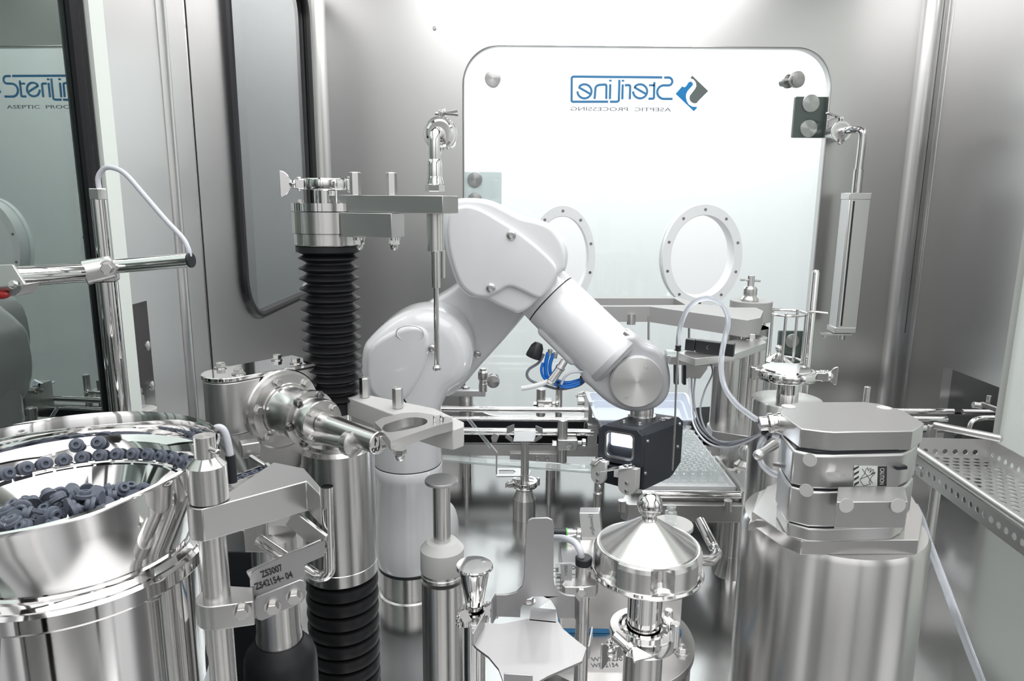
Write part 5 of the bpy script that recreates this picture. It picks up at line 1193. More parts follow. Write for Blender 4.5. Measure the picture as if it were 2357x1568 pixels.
b = B(); a = at(2240, 932, 2.05); b.cyl(a, at(2258, 935, 2.05), .010, n=16, ch=.001); b.bar(at(2258, 930, 2.05), at(2300, 945, 2.0), .014, .012); b.cyl(at(2275, 926, 2.05) - UZ * .01, at(2275, 926, 2.05) + UZ * .02, .007, n=14); b.obj('rail_clamp', M['steel'], t)
t = thing('short_pin', 'short upright steel pin behind the gripper block', 'pin', at(1993, 930, 1.9) * 1); t.location.z = 0
B().cyl((t.location.x, 1.9, 0), (t.location.x, 1.9, zz(1993, 890, 1.9)), .0085, n=16, ch=.001).obj('pin', M['steel'], t)
# posts with rod clamps
def rodclamp(px, py0, py1, pyc, Y, label, wpx=40):
    X = at(px, pyc, Y).x; zc_ = at(px, pyc, Y).z
    t = thing('rail_clamp_post', label, 'clamp', (X, Y, at(px, py1, Y).z))
    b = B(); b.cyl((X, Y, at(px, py1, Y).z), (X, Y, at(px, py0, Y).z), .0155, n=24, ch=.001); b.obj('rod', M['steel'], t)
    w = rr(wpx, px, pyc, Y); b = B(); b.box((X + w * .25, Y - .004, zc_), (w, .04, .032)); b.obj('clamp_body', M['satin'], t, bevel=.003)
    b = B(); b.cyl((X + w * .7, Y - .004, zc_ + .002), (X + w * .95, Y - .004, zc_ + .002), .006, n=14); b.cyl((X + w * .95, Y - .004, zc_ + .002), (X + w * 1.2, Y - .004, zc_ + .002), .0125, n=12, ch=.003)
    b.obj('knurled_screw', M['polish'], t); B().cyl((X - w * .5, Y - .004, zc_), (X - w * .3, Y - .004, zc_), .008, n=6).obj('hex_screw', M['polish'], t)
    B().lathe((X + w * .35, Y - .024, zc_ - .002), -UY, [(.010, -.001), (.010, .002), (.005, .003), (0, .002)], 18).obj('screw', M['steel'], t)
rodclamp(1294, 966, 1064, 1019, 1.99, 'rail clamp on short rod in front of the conveyor, left of camera box', 46)
rodclamp(1245, 895, 957, 929, 2.24, 'small rail clamp on a rod against the lower window behind the conveyor', 34)
t = thing('window_post', 'thin upright steel rod between the rear clamp and white tray', 'rod', (at(1287, 900, 2.25).x, 2.25, 0))
B().cyl((t.location.x, 2.25, 0), (t.location.x, 2.25, zz(1287, 885, 2.25)), .0115, n=20).obj('rod', M['steel'], t)
# left bracket with round standoff
t = thing('probe_bracket', 'post with crossbar carrying an upright round probe right of the robot column', 'bracket', (at(1073, 950, 1.98).x, 2.26, 0))
Y = 2.26; X = at(1073, 950, Y).x
B().cyl((X, Y, 0), (X, Y, zz(1073, 898, Y)), .024, n=24, ch=.001).obj('post', M['steel'], t); bolt_at((X, Y, zz(1073, 898, Y)), UZ, .012, t, .01)
zbk = zz(1073, 905, Y - .03); B().box(((at(1030, 905, Y).x + at(1118, 905, Y).x) / 2, Y - .03, zbk), (at(1118, 905, Y).x - at(1030, 905, Y).x, .02, .018)).obj('crossbar', M['satin'], t)
Xp = at(1112, 880, Y - .03).x; zp0 = zz(1112, 910, Y - .03)
B().lathe((Xp, Y - .03, zp0), UZ, [(.009, 0), (.009, .012), (.014, .014), (.014, .040), (.0125, .041), (.0125, .05), (.014, .052), (.0165, .056), (.0165, .078), (.011, .084), (.011, .09), (0, .09)], 24).obj('probe', M['steel'], t)
# acrylic guard sheet
t = thing('acrylic_sheet', 'clear acrylic sheet whose edge crosses from robot column to camera box', 'sheet', az(1190, 1070, .07))
za_ = .115; g = [az(1018, 1058, za_), az(1200, 1074, za_), az(1368, 1086, za_), az(1368, 1072, za_) , az(1018, 1046, za_)]
B().prism(g, (0, 0, -.006)).obj('sheet', M['pom'] if False else M['acrylic'], t)
for px, py in ((1074, 1064), (1265, 1080)):
    p = az(px, py, za_ - .006); B().cyl((p.x, p.y + .005, 0), (p.x, p.y + .005, p.z), .006, n=14).obj('standoff', M['steel'], t)
# ---- pedestal valve with small dish
YP = 1.79; X = at(1207, 1150, YP).x
def pz_(py, r=0): return zz(1207, py, YP - r)
t = thing('pedestal', 'steel pedestal with clamped rod carrying a small bent-tab dish, centre of floor', 'pedestal', (X, YP, 0))
rB = rr(26, 1207, 1180, YP)
za1, za2 = pz_(1158, rB), pz_(1138, rB)
B().lathe((X, YP, 0), UZ, [(rB, 0), (rB, za1), (rB * .68, za2), (rB * .68, pz_(1122)), (0, pz_(1122))], 44).obj('body', M['steel'], t, sharp=18)
zr_ = pz_(1112)
B().cyl((X, YP, zr_ - .01), (X, YP, pz_(1005)), rr(9.5, 1207, 1060, YP), n=24).obj('rod', M['steel'], t)
clamp('pipe_clamp', 'small pipe clamp round the neck of the centre floor pedestal', (X, YP, zr_), UZ, rr(30, 1207, 1115, YP), .016, (-1, -.3, 0), wl_=.012)
B().lathe((X, YP, zr_ - .006), UZ, [(rr(27, 1207, 1115, YP), 0), (rr(27, 1207, 1115, YP), .012), (rr(20, 1207, 1115, YP), .014)], 30).obj('ferrule', M['polish'], t)
zd_ = pz_(1003, .03)
d_ = [(1183, 993), (1233, 993), (1233, 1002), (1229, 1016), (1181, 1016), (1184, 1002)]
B().hplate(d_, zd_, .003).obj('dish', M['blast'], t)
for P4_ in (((1166, 984), (1184, 977), (1184, 992), (1166, 999)), ((1233, 980), (1250, 987), (1249, 1000), (1232, 991)), ((1163, 999), (1180, 1009), (1180, 1020), (1163, 1008)), ((1230, 1010), (1248, 1000), (1248, 1008), (1230, 1019))):
    B().prism([at(x, y, YP - .02) for x, y in P4_], (0, .003, 0)).obj('dish_tab', M['blast'], t)
t = thing('slanted_glass_arm', 'bent strip holder with a pale slanted glass blade beside the pedestal', 'holder', at(1190, 1090, YP - .03))
b = B(); Yb_ = YP - .03
b.prism([at(x, y, Yb_) for x, y in ((1076, 958), (1080, 963), (1133, 1028), (1128, 1032), (1118, 1022), (1074, 966))], (0, .006, 0)); b.obj('blade', M['acrylic'], t)
b = B(); b.bar(at(1128, 1024, Yb_), at(1143, 1042, Yb_), .012, .004); b.bar(at(1143, 1042, Yb_), at(1143, 1090, Yb_), .012, .004, UX); b.prism([at(x, y, Yb_) for x, y in ((1130, 1008), (1137, 998), (1149, 1003), (1143, 1018), (1133, 1018))], (0, .004, 0)); b.obj('strip', M['satin'], t)
zs_ = pz_(1092)
sl = [az(x, y, zs_) for x, y in ((1143, 1078), (1215, 1078), (1222, 1084), (1218, 1094), (1205, 1096), (1143, 1096))]; hl = [az(x, y, zs_) for x, y in ((1148, 1082), (1182, 1082), (1187, 1086), (1182, 1091), (1148, 1091))]
b = B(); b.plate([[(p.x, p.y) for p in sl], [(p.x, p.y) for p in hl]], (0, 0, zs_), UX, UY, -UZ, .003); b.obj('slotted_foot', M['satin'], t)
# white plastic tray behind the wrist
zty = .235
t = thing('plastic_tray', 'empty white plastic tray on the conveyor behind the robot wrist', 'tray', az(1475, 935, zty) - UZ * .05)
rim_ = [az(x, y, zty) for x, y in ((1356, 903), (1350, 906), (1350, 910), (1370, 962), (1378, 967), (1592, 967), (1602, 962), (1602, 956), (1584, 909), (1578, 904))]
cm_ = sum(rim_, V((0, 0, 0))) / len(rim_)
def tk(k, z): return [V((cm_.x + (p.x - cm_.x) * k, cm_.y + (p.y - cm_.y) * k, z)) for p in rim_]
b = B(); b.loft([tk(.84, zty - .048), tk(.955, zty - .006), tk(.96, zty - .004), tk(1, zty - .004), tk(1, zty), tk(.95, zty), tk(.945, zty - .004), tk(.9, zty - .022), tk(.87, zty - .024), tk(.82, zty - .044)]); b.obj('tray', M['tray'], t, sharp=30)
t = thing('window_clamp', 'tiny polished lever clamp left of the white tray rim', 'clamp', at(1337, 925, 2.1))
b = B(); b.box(at(1337, 920, 2.1), (.022, .02, .035)); b.bar(at(1325, 912, 2.1), at(1345, 903, 2.1), .008, .01); b.cyl(at(1330, 925, 2.08), at(1345, 925, 2.08), .009, n=12); b.obj('body', M['polish'], t, bevel=.001)
# ---- vial tray
zv = .20
t = thing('vial_tray', 'pale plastic tray full of small clear glass vials behind the front rail', 'tray', az(1590, 1100, zv - .03))
fr = az(1692, 1121, zv + .012); fL = az(1455, 1121, zv + .012); W_ = (fr.x - fL.x) * 1.0; D_ = .40
x_0 = fr.x - .235; x_1 = fr.x; y_0 = fr.y; y_1 = y_0 + D_
b = B(); b.plate([[(x_0, y_0), (x_1, y_0), (x_1 - .0, y_1), (x_0, y_1)]], (0, 0, zv), UX, UY, -UZ, .004)
for p, q in (((x_0, y_0), (x_1, y_0)), ((x_1, y_0), (x_1, y_1)), ((x_1, y_1), (x_0, y_1)), ((x_0, y_1), (x_0, y_0))): b.bar((*p, zv + .004), (*q, zv + .004), .004, .018)
b.obj('tray_body', M['pomw'], t)
# vial prototype: hollow glass with neck and rim
b = B(); VR, VH = .0100, .033
b.lathe((0, 0, 0), UZ, [(0, .0006), (VR * .8, 0), (VR, .0015), (VR, VH * .60), (VR * .93, VH * .68), (VR * .60, VH * .76), (VR * .58, VH * .85), (VR * .80, VH * .87), (VR * .82, VH * .98), (VR * .76, VH), (VR * .5, VH), (VR * .45, VH * .95), (VR * .45, VH * .8)], 18); b.bm.faces.ensure_lookup_table(); b.bm.faces.remove([f for f in b.bm.faces if len(f.verts) > 10][-1])
pv = b.obj('glass_vial', M['glass'], base=(0, 0, 0)); pv['category'] = 'vial'
def vial(loc, label, group=None, first=[True]):
    o = pv if first[0] else pv.copy()
    if not first[0]: COL.objects.link(o)
    first[0] = False; o.location = loc; o['label'] = label; o['category'] = 'vial'
    if group: o['group'] = group
    return o
n_v = 0
for i in range(17):
    for j in range(10):
        x = x_1 - .016 - j * .0218 - (.0109 if i % 2 else 0); y = y_0 + .055 + i * .0200
        if x > x_0 + .012 and y < y_1 - .012: vial((x, y, zv), 'small clear open glass vial standing in the crowded pale tray', 'glass vials in the tray'); n_v += 1
# front rail frame
rz1 = zz(1600, 1139, y_0 - .02)
t = thing('front_rail', 'polished round rail with square end block in front of the vial tray', 'rail', (x_0, y_0 - .02, rz1 - .02))
e_ = at(1705, 1142, y_0 - .02)
B().cyl((at(1478, 1135, y_0 - .02).x, y_0 - .02, rz1), (e_.x, y_0 - .02, rz1), .0095, n=24).obj('rail', M['polish'], t)
b = B(); b.box((e_.x + .008, y_0 - .02, rz1), (.018, .022, .028)); b.obj('end_block', M['satin'], t, bevel=.001)
q = az(1640, 1030, rz1); 
B().bar((e_.x + .006, y_0 - .01, rz1 + .005), (e_.x + .006, y_0 + .20, rz1 + .005), .006, .012).obj('side_bar', M['satin'], t)
B().tube([(e_.x + .018, y_0 - .02, rz1 + .0), (e_.x + .024, y_0 - .018, rz1 + .02), at(1730, 1020, y_0 - .01)], .0035, 10, 4).obj('upright_wire', M['polish'], t)
# slotted grey table right of the tray
zw = zv - .004
t = thing('slotted_table', 'grey flat plate with long slot right of the vial tray', 'plate', az(1700, 1090, zw - .01))
T0 = [az(*p, zw) for p in ((1640, 1050), (1700, 1052), (1742, 1060), (1765, 1130), (1712, 1140), (1690, 1118))]
hs_ = [az(*p, zw) for p in ((1656, 1062), (1664, 1057), (1680, 1058), (1688, 1064), (1694, 1074), (1686, 1079), (1674, 1077), (1664, 1071))]
b = B(); b.plate([[(p.x, p.y) for p in T0], [(p.x, p.y) for p in hs_]], (0, 0, zw), UX, UY, -UZ, .01); b.obj('table', M['pom'], t)
T1 = [az(*p, zw + .01) for p in ((1680, 1084), (1722, 1082), (1748, 1084), (1752, 1140), (1718, 1136))]
B().prism(T1, (0, 0, -.009)).obj('cover_plate', M['blast'], t, bevel=.001); bolt_at(az(1699, 1087, zw + .01), UZ, .007, t, .004)
B().cyl((T0[1].x, T0[1].y - .03, 0), (T0[1].x, T0[1].y - .03, zw - .01), .02, n=24).obj('leg', M['steel'], t)
t = thing('valve_stub', 'round steel stub with flared foot under the twin column plate', 'stub', az(1712, 1070, zw))
p = az(1716, 1072, zw); b = B(); b.lathe(p, UZ, [(.030, 0), (.030, .006), (.022, .014), (.018, .018), (.021, .022), (.021, .045), (.014, .055), (.011, .057), (.011, .115), (0, .115)], 36); b.obj('body', M['steel'], t)
t = thing('black_belt', 'dark curved belt edge behind the vial tray', 'belt', (x_1 + .05, y_1 - .05, 0))
b = B(); b.lathe(az(1690, 1010, .17) + V((.02, .09, -.0)), UZ, [(.17, 0), (.17, .02), (.0, .02)], 48); b.obj('belt', M['belt'], t)
# grey beam below the rail
t = thing('support_beam', 'grey steel beam with rounded left end below the front rail', 'beam', at(1570, 1205, y_0 - .05))
zB0, zB1 = zz(1570, 1163, y_0 - .05), zz(1570, 1203, y_0 - .05)
xb0, xb1 = at(1432, 1180, y_0 - .05).x, at(1730, 1180, y_0 - .05).x
b = B(); b.prism([V((xb0, y_0 - .03, zB0)), V((xb0 + .012, y_0 - .05, zB0)), V((xb1, y_0 - .05, zB0)), V((xb1, y_0 + .02, zB0)), V((xb0 + .02, y_0 + .02, zB0))], (0, 0, zB1 - zB0)); b.obj('beam', M['satin'], t, bevel=.002)
for px in (1432, 1676): B().cyl(at(px, 1152, y_0 - .055), at(px, 1176, y_0 - .055), .009, n=20).obj('peg', M['steel'], t)
for px in (1470, 1690): p = at(px, 1200, y_0); B().cyl((p.x, y_0 - .0, 0), (p.x, y_0, zB1 + .002), .03 if px > 1600 else .012, n=32).obj('leg', M['steel'], t)
p = at(1690, 1200, y_0); B().lathe((p.x, y_0, 0), UZ, [(.042, 0), (.038, .01), (.031, .035), (.031, .05), (.029, .05)], 40).obj('leg_foot', M['steel'], t)
# slim probe pin left of beam
t = thing('probe_pin', 'slim stepped steel pin standing left of the support beam', 'pin', (at(1374, 1180, 1.5).x, 1.5, 0))
z_t = zz(1374, 1118, 1.5)
B().lathe((t.location.x, 1.5, 0), UZ, [(.0095, 0), (.0095, zz(1374, 1135, 1.5)), (.006, zz(1374, 1132, 1.5)), (.008, z_t - .004), (.006, z_t), (0, z_t)], 22).obj('pin', M['steel'], t)
# disc table with single vial
YQ = 1.10; p = at(1548, 1205, YQ)
t = thing('round_turntable', 'pale round disc on dark hub behind the lidded vessel', 'disc', (p.x, YQ, 0))
zq_ = p.z; rq = rr(47, 1548, 1205, YQ)
B().lathe((p.x, YQ, zq_ - .008), UZ, [(rq * .97, 0), (rq, .001), (rq, .007), (rq * .98, .008), (0, .008)], 56).obj('disc', M['pom'], t)
B().lathe((p.x, YQ, 0), UZ, [(.014, 0), (.014, zq_ - .02), (rq * .85, zq_ - .018), (rq * .9, zq_ - .008)], 40).obj('hub', M['black'], t)
vial(az(1543, 1206, zq_) - V((0, 0, 0)), 'clear open glass vial standing alone on the pale round disc')
# left transfer opening: vial on disc
t = thing('transfer_disc', 'pale round disc inside the small opening of the left wall', 'disc', (at(322, 945, 1.27).x, 1.27, 0))
zl = zz(322, 940, 1.27); xl = at(326, 945, 1.27).x
B().lathe((xl, 1.27, 0), UZ, [(.012, 0), (.012, zl - .01), (.026, zl - .009), (.026, zl - .001), (.025, zl), (0, zl)], 40).obj('disc', M['pom'], t)
va = vial((xl - .006, 1.275, zl), 'capped glass vial on the disc in the left wall opening')
s_ = B(); s_.cyl((xl - .006, 1.275, zl + VH), (xl - .006, 1.275, zl + VH + .003), .0075, n=18); s_.obj('cap', M['dcable'], va)
for px, py in ((339, 796), (349, 888)):
    p = ax(px, py, XL); B().lathe(p, UX, [(.009, 0), (.009, .002), (.004, .004), (0, .004)], 16).obj('opening_screw', M['steel'], thing('wall_screw', 'round screw beside the left wall opening, %s of two' % ('upper' if py < 850 else 'lower'), 'screw', p))
# ================================================================ CENTRE FOREGROUND
# ---- lidded vessel
YL = .80; X = at(1490, 1280, YL).x
def vz(py, r=0, px=1490): return zz(px, py, YL - r)
RL = .066
t = thing('lidded_vessel', 'polished vessel with cone lid, ball knob and scalloped collar', 'vessel', (X, YL, 0))
zc2 = vz(1322, RL); zc3 = vz(1378, RL)
n = 144
def scal(r, z, dep):
    out = []
    for k in range(n):
        a = 2 * pi * k / n; f = 0
        for j in range(6):
            dlt = (a - (j * pi / 3 + .62) + pi) % (2 * pi) - pi; w_ = .20
            if abs(dlt) < w_: f = max(f, math.cos(dlt / w_ * pi / 2) ** .7)
        q = r - dep * f; out.append(V((X + q * math.cos(a), YL + q * math.sin(a), z)))
    return out
H2 = zc2 - zc3
b = B(); b.loft([scal(.056, zc2 + .003, 0), scal(RL * .945, zc2 + .004, .0), scal(RL * .975, zc2 + .002, .006), scal(RL, zc2 - .003, .0125), scal(RL, zc3 + H2 * .42, .013), scal(RL, zc3 + H2 * .24, .010), scal(RL, zc3 + H2 * .14, .005), scal(RL, zc3 + H2 * .05, 0), scal(RL * .99, zc3, 0)]); b.obj('collar', M['turned'], t, sharp=16, org=(X, YL, zc3))
B().lathe((X, YL, zc3 - .006), UZ, [(RL * .96, 0), (RL * 1.03, .003), (RL * 1.05, .006), (RL * 1.03, .009), (RL * .98, .010)], 96).obj('lower_rim', M['polish'], t)
zap = vz(1194)
B().lathe((X, YL, zc2 + .001), UZ, [(.0605, 0), (.0600, .003), (.0580, .0035), (.010, zap - zc2 - .001), (0, zap - zc2)], 120).obj('cone_lid', M['steel'], t, sharp=10)
zk = vz(1162)
b = B(); b.lathe((X, YL, zap - .004), UZ, [(.013, 0), (.0098, .004), (.0082, .009), (.0095, .013)], 36); b.sphere((X, YL, zk), .0157, 36, 22); b.obj('ball_knob', M['polish'], t, sharp=50)
zr2 = vz(1440)
B().lathe((X, YL, zr2 - .01), UZ, [(.0215, 0), (.0215, zc3 - zr2 + .012)], 48).obj('neck', M['polish'], t)
B().lathe((X, YL, zr2 - .014), UZ, [(.0385, 0), (.0385, .006), (.030, .010), (.0275, .014), (.024, .0145), (.023, .010)], 60).obj('ferrule', M['polish'], t)
B().cyl((X + .001, YL, .20), (X + .001, YL, zr2 - .012), .0245, n=48).obj('pipe', M['steel'], t)
c9 = (X, YL, zr2 - .010)
clamp('pipe_clamp', 'heavy polished clamp with big wing nut under the scalloped vessel', c9, UZ, .043, .020, (-.72, -.55, 0), wl_=.028)
t2 = bpy.data.objects['pipe_clamp.005'] if 'pipe_clamp.005' in bpy.data.objects else None
wn_ = at(1465, 1500, .70)
b = B(); a_ = at(1413, 1462, .715); c_ = at(1445, 1490, .705); b.cyl(a_, c_, .0055, n=20); d2 = (c_ - a_).normalized(); b.cyl(c_, at(1455, 1500, .70), .0085, n=20, ch=.001)
b.obj('swing_bolt', M['polish'], t2 or t)
b = B(); w0 = at(1452, 1497, .70); w1 = at(1505, 1512, .69); w2 = at(1458, 1526, .68)
up_ = V((0, -.25, .97)); b.loft([[w0 + up_ * .006, w0 - up_ * .006, w0 - up_ * .006 + V((.006, 0, 0)), w0 + up_ * .006 + V((.006, 0, 0))], [w2 + up_ * .0015, w2 - up_ * .0015, w1 - up_ * .0015, w1 + up_ * .0015]]); b.obj('wing_nut', M['polish'], t2 or t, bevel=.0012)
b = B(); h_ = c9[0] + .038, YL - .02; hp = V((X + .034, YL - .022, zr2 + .012)); b.cyl(hp - UZ * .026, hp + UZ * .006, .0062, n=20, ch=.001); b.obj('hinge_pin', M['polish'], t2 or t)
t = thing('vessel_handle', 'bent polished tube handle right of the vessel collar', 'handle', at(1630, 1290, .86))
B().tube([at(1612, 1200, .98), at(1632, 1240, .94), at(1644, 1262, .92), at(1650, 1276, .90), at(1640, 1289, .88), at(1620, 1290, .87), at(1590, 1290, .86)], .0075, 18, 6).obj('tube', M['polish'], t)
# ---- drum base with WZ 3230
YZ = .975; zdr = .195; X = at(1402, 1470, YZ).x
t = thing('floor_drum', 'low round steel drum lettered WZ 3230 with bolts on its top plate', 'drum', (X, YZ, 0))
RD = .128
B().lathe((X, YZ, 0), UZ, [(RD * .965, 0), (RD * .965, zdr - .012)], 96).obj('drum', M['steel'], t)
B().lathe((X, YZ, zdr - .012), UZ, [(RD, 0), (RD, .012), (0, .012)], 96).obj('top_plate', M['polish'] if False else M['steel'], t, bevel=.0008)
for px, py in ((1568, 1500), (1217, 1385)): bolt_at(az(px, py, zdr), UZ, .0085, t, .007)
b = B(); w0 = az(1364, 1527, zdr); w1 = az(1432, 1527, zdr); v0 = az(1362, 1539, zdr); 
def flat(b, s, p0, p1, h):
    e1_ = (p1 - p0); wv_ = e1_.length; e1_.normalize(); e2_ = UZ.cross(e1_); k0 = len(b.bm.verts); b.text(s, 1, (0, 0, 0), UX, UY, UZ, .0004); b.bm.verts.ensure_lookup_table(); vs = b.bm.verts[k0:]
    mx = max(v.co.x for v in vs); mn = min(v.co.x for v in vs); my = max(v.co.y for v in vs)
    for v in vs: x, y, z = v.co; v.co = p0 + e1_ * ((x - mn) / (mx - mn) * wv_) + e2_ * (y / my * h) + UZ * (z + .0002)
flat(b, 'WZ 3230', az(1362, 1523, zdr), az(1434, 1521, zdr), .0085); flat(b, 'WF42154', az(1362, 1537, zdr), az(1424, 1535, zdr), .0085); b.obj('lettering', M['textgrey'], t)
# ---- square device box on the drum
t = thing('device_box', 'pale metal device box with blue bottom line and printed rating label', 'device', V((at(1420, 1450, .955).x, .98, zdr)))
Yb0 = az(1420, 1458, zdr).y; xl_, xr_ = at(1290, 1440, Yb0).x, at(1568, 1440, Yb0).x; zt_b = zz(1300, 1300, Yb0)
B().box(((xl_ + xr_) / 2, Yb0 + .04, (zdr + .006 + zt_b) / 2), (xr_ - xl_, .08, zt_b - zdr - .006)).obj('case', M['steel'], t, bevel=.0015)
B().box(((xl_ + xr_) / 2, Yb0 + .04, zdr + .0035), (xr_ - xl_ + .002, .082, .006)).obj('blue_strip', M['logoblue'], t)
P_w = [at(1278, 1296, Yb0 - .001), at(1345, 1296, Yb0 - .001), at(1345, 1375, Yb0 - .001), at(1278, 1375, Yb0 - .001)]
B().prism(P_w, (0, .0006, 0)).obj('rating_label', M['pomw'], t)
b = B()
for y in (1322, 1331, 1340, 1349, 1358, 1367): b.bar(at(1280, y, Yb0 - .0014), at(1343, y + 1, Yb0 - .0014), .0006, .0005)
b.bar(at(1290, 1322, Yb0 - .0014), at(1290, 1372, Yb0 - .0014), .0006, .0005, UY)
b.text('CE', .009, at(1270, 1316, Yb0 - .0014), UX, UZ, -UY, .0004); b.text('WIROTEC', .0085, at(1290, 1310, Yb0 - .0014), UX, UZ, -UY, .0004); b.text('SL 25', .005, at(1272, 1330, Yb0 - .0014), UX, UZ, -UY, .0004)
b.obj('print', M['ink'], t)
# ---- wenglor sensor
t = thing('flat_sensor', 'flat steel sensor lettered wenglor with black plug on its left', 'sensor', at(1365, 1270, 1.08))
b = B(); S = [at(1333, 1181, 1.08), at(1380, 1181, 1.08), at(1390, 1272, 1.06), at(1340, 1274, 1.06)]; b.prism(S, V((.004, .022, 0))); b.obj('body', M['satin'], t, bevel=.001)
S0 = S; ev = (S[2] - S[1]).normalized(); eu = (S[1] - S[0]).normalized(); en = eu.cross(ev); en = en if en.y < 0 else -en
b = B(); b.text('wenglor', .0088, at(1358, 1192, 1.078) + en * .0012, ev, -eu * -1, en, .0004); b.bar(at(1354, 1185, 1.078) + en * .001, at(1365, 1185, 1.078) + en * .001, .0012, .0006); b.bar(at(1354, 1190, 1.078) + en * .001, at(1365, 1190, 1.078) + en * .001, .0012, .0006)
b.text('CE', .006, at(1350, 1252, 1.07) + en * .0012, eu, -ev, en, .0004); b.obj('lettering', M['textgrey'], t)
a_, c_ = at(1270, 1225, 1.06), at(1303, 1226, 1.06); B().cyl(a_, c_, .0072, n=20).obj('plug', M['black'], t)
B().cyl(c_, at(1306, 1226, 1.06), .0075, n=20).obj('green_seal', M['greenring'], t)
b = B(); b.cyl(at(1306, 1226, 1.06), at(1318, 1226, 1.06), .0066, n=14).cyl(at(1318, 1226, 1.06), at(1326, 1226, 1.06), .005, n=14).cyl(at(1326, 1226, 1.06), at(1337, 1227, 1.06), .0078, n=18, ch=.001); b.obj('coupling', M['polish'], t)
p = at(1365, 1262, 1.085); B().cyl((p.x, 1.095, 0), (p.x, 1.095, p.z), .008, n=18).obj('support_rod', M['steel'], t)
# ---- sensor post ZS3510
YS = .80; X = at(1340, 1450, YS).x
def s_z(py, dy=0): return zz(1338, py, YS + dy)
t = thing('sensor_post', 'steel post with clamped round sensor and ZS3510 plate beside the vessel', 'sensor post', (X, YS, 0))
B().cyl((X, YS, 0), (X, YS, s_z(1350)), .0088, n=28).obj('post', M['steel'], t)
zc4 = s_z(1337, -.01); zd4 = s_z(1363, -.01)
b = B(); b.prism([az(1292, 1345, zc4), az(1300, 1352, zc4), az(1345, 1352, zc4), az(1372, 1348, zc4), az(1378, 1338, zc4), az(1360, 1328, zc4), az(1302, 1332, zc4)], (0, 0, zd4 - zc4)); b.obj('clamp_block', M['satin'], t, bevel=.001)
bolt_at(at(1337, 1360, YS - .022), -UY, .0058, t, .005)
B().cyl((X - .001, YS, zc4 - .002), (X - .001, YS, s_z(1297)), .0098, n=32).obj('sensor_body', M['steel'], t)
B().cyl((X - .001, YS, s_z(1300)), (X - .001, YS, s_z(1282)), .0103, n=32, ch=.001).obj('sensor_cap', M['black'], t)
b = B(); b.prism([at(1290, 1299, YS - .005), at(1317, 1299, YS - .005), at(1316, 1352, YS - .012), at(1292, 1352, YS - .012)], (0, .002, 0)); b.obj('tag_plate', M['blast'], t)
b = B(); b.text('ZS3510', .0046, at(1300, 1301, YS - .0062), (0, -.15, -1), UX, -UY, .0004); b.obj('lettering', M['textgrey'], t)
t = thing('sensor_lead', 'pale grey cable bending from the sensor cap behind the tab plate', 'cable', at(1300, 1240, .82))
B().tube([at(1338, 1283, YS), at(1335, 1268, YS), at(1324, 1250, .81), at(1302, 1240, .83), at(1280, 1238, .86), at(1262, 1240, .88)], .0042, 14, 6).obj('cable', M['cable'], t)
# ---- tab plate and star dish
YT = .715
t = thing('tab_plate', 'upright matt steel plate with tall rounded tab and forked foot', 'plate', at(1232, 1428, YT))
pts = [(1211, 1212), (1215, 1199), (1224, 1194), (1262, 1193), (1272, 1198), (1275, 1210), (1274, 1330), (1277, 1350), (1288, 1364), (1305, 1371), (1324, 1373), (1326, 1424), (1284, 1424), (1279, 1400), (1268, 1382), (1250, 1374), (1228, 1374), (1210, 1382), (1199, 1400), (1197, 1422), (1140, 1420), (1140, 1370), (1166, 1370), (1188, 1364), (1202, 1350), (1206, 1330)]
P0 = at(1200, 1400, YT); B().plate([[((q - P0).x, (q - P0).z) for q in [at(x, y, YT) for x, y in pts]]], P0, UX, UZ, UY, .003).obj('plate', M['blast'], t, bevel=.0005)
b = B(); b.prism([at(1140, 1366, YT - .0), at(1143, 1372, YT), at(1143, 1420, YT), at(1138, 1416, YT)], (-.004, -.014, 0)); b.prism([at(1323, 1372, YT), at(1329, 1368, YT), at(1329, 1420, YT), at(1323, 1424, YT)], (.004, -.012, 0)); b.obj('side_flange', M['blast'], t)
zst = zz(1225, 1500, .625)
t = thing('star_dish', 'flat star-shaped steel dish with upturned tabs, bottom centre', 'dish', az(1225, 1500, zst - .0))
sd2 = [(1110, 1433), (1150, 1437), (1218, 1424), (1285, 1431), (1296, 1448), (1322, 1470), (1350, 1492), (1340, 1522), (1262, 1556), (1232, 1573), (1160, 1573), (1148, 1540), (1125, 1512), (1098, 1492), (1090, 1484)]
B().hplate(sd2, zst, .0025).obj('dish', M['blast'], t)
b = B()
for x, y, x2, y2 in ((1086, 1478, 1112, 1430), (1352, 1508, 1360, 1462), ):
    if x > 1200: b.obj('upturned_tab', M['blast'], t, bevel=.0004); b = B()
    p, q = az(x, y + 10, zst), az(x2, y2 + 10, zst); b.prism([p, q, q + UZ * .014, p + UZ * .014], V((.002, .001, 0)))
b.obj('upturned_tab', M['blast'], t, bevel=.0004); b = B()
p, q = az(1160, 1566, zst), az(1226, 1570, zst); b.prism([p, q, q + UZ * .008, p + UZ * .008], V((0, -.002, 0)))
b.obj('upturned_tab', M['blast'], t, bevel=.0004)
p, q = az(1219, 1428, zst), az(1280, 1434, zst)
b = B(); b.prism([p, q, at(1280, 1406, YT - .006), at(1222, 1400, YT - .006)], (0, .002, 0)); b.obj('bent_lug', M['blast'], t)
B().cyl((az(1225, 1500, zst).x, az(1225, 1500, zst).y, 0), az(1225, 1500, zst) - UZ * .003, .012, n=20).obj('stem', M['steel'], t)
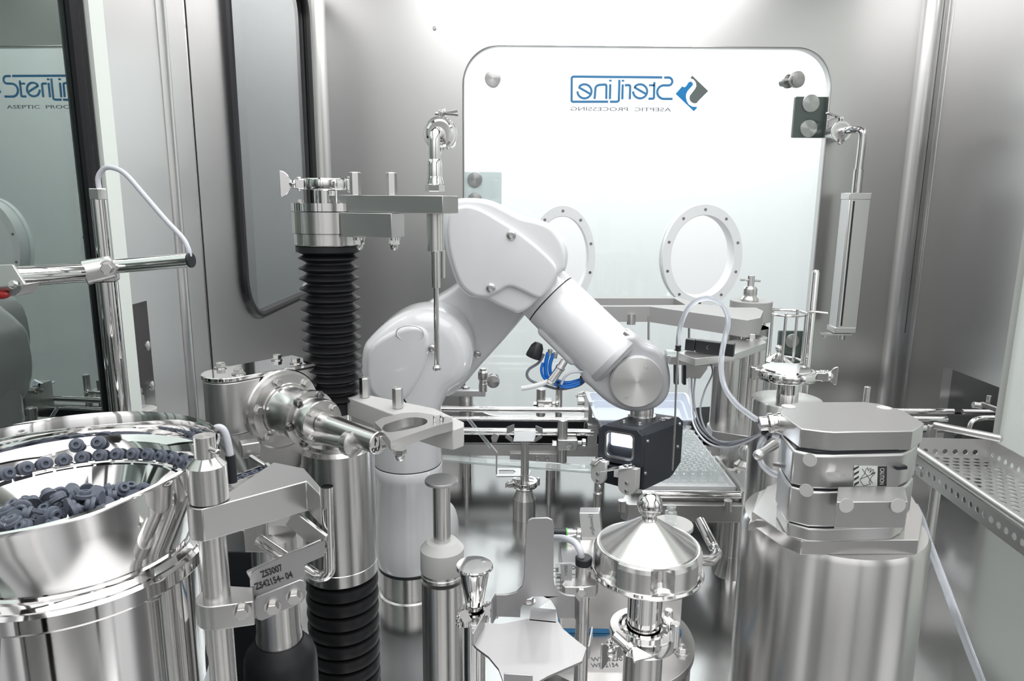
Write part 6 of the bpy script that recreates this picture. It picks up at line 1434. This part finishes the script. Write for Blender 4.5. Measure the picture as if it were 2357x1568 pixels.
# ---- small polished funnel with cap and clamp
YFN = .78; X = at(1092, 1350, YFN).x
def f_z(py, dy=0): return zz(1092, py, YFN + dy)
t = thing('capped_funnel', 'small polished cone-shaped nozzle with round flat cap', 'funnel', (X, YFN, 0))
zf1, zf2, zf3 = f_z(1300), f_z(1335, -.02), f_z(1402, -.01)
B().lathe((X, YFN, 0), UZ, [(.0135, 0), (.0135, f_z(1430)), (.010, f_z(1428)), (.010, zf3), (.0115, zf3 + .002), (.018, zf2 - .002), (.0185, zf2 + .004)], 40).obj('cone', M['polish'], t)
B().lathe((X, YFN, zf2 + .003), UZ, [(.0195, 0), (.0225, .004), (.0228, zf1 - zf2 - .006), (.0215, zf1 - zf2 - .003), (0, zf1 - zf2 - .002)], 48).obj('cap', M['polish'], t)
clamp('pipe_clamp', 'small polished clamp below the capped cone nozzle', (X, YFN, f_z(1415)), UZ, .0185, .014, (-.75, -.6, 0), wl_=.005)
b = B(); b.bar(at(1120, 1408, YFN - .01), at(1145, 1395, YFN - .012), .008, .014); b.cyl(at(1138, 1400, YFN - .02), at(1138, 1420, YFN - .02), .005, n=16); b.bar(at(1062, 1418, YFN - .02), at(1080, 1410, YFN - .02), .01, .016); b.cyl(at(1072, 1400, YFN - .02), at(1072, 1440, YFN - .02), .005, n=16); b.obj('hinge_lugs', M['polish'], t)
# ---- piston left
YPI = .85; X = at(1018, 1300, YPI).x
def p_z(py, dy=0): return zz(1018, py, YPI + dy)
t = thing('piston', 'upright piston with flat round top, pale collar and steel body', 'piston', (X, YPI, 0))
B().lathe((X, YPI, 0), UZ, [(.0275, 0), (.0275, p_z(1352, -.02)), (0, p_z(1352, -.02))], 52).obj('body', M['steel'], t)
z_b = p_z(1350, -.0275)
B().lathe((X, YPI, z_b), UZ, [(.028, 0), (.028, .004), (.0272, .005), (.0272, .007), (.028, .008), (.028, .013), (.0, .013)], 52).obj('ring', M['steel'], t)
z_c, z_d = p_z(1338, -.028), p_z(1272, -.028)
B().lathe((X, YPI, z_c), UZ, [(.0275, 0), (.0285, .002), (.0285, z_d - z_c - .008), (.020, z_d - z_c + .002), (0, z_d - z_c + .002)], 52).obj('collar', M['pom'], t)
z_e = p_z(1110, 0)
B().cyl((X, YPI, z_d - .004), (X, YPI, z_e), .0113, n=36).obj('rod', M['steel'], t)
B().lathe((X, YPI, z_e - .001), UZ, [(.019, 0), (.0212, .001), (.0212, .004), (.0205, .005), (0, .005)], 52).obj('top_disc', M['blast'], t)
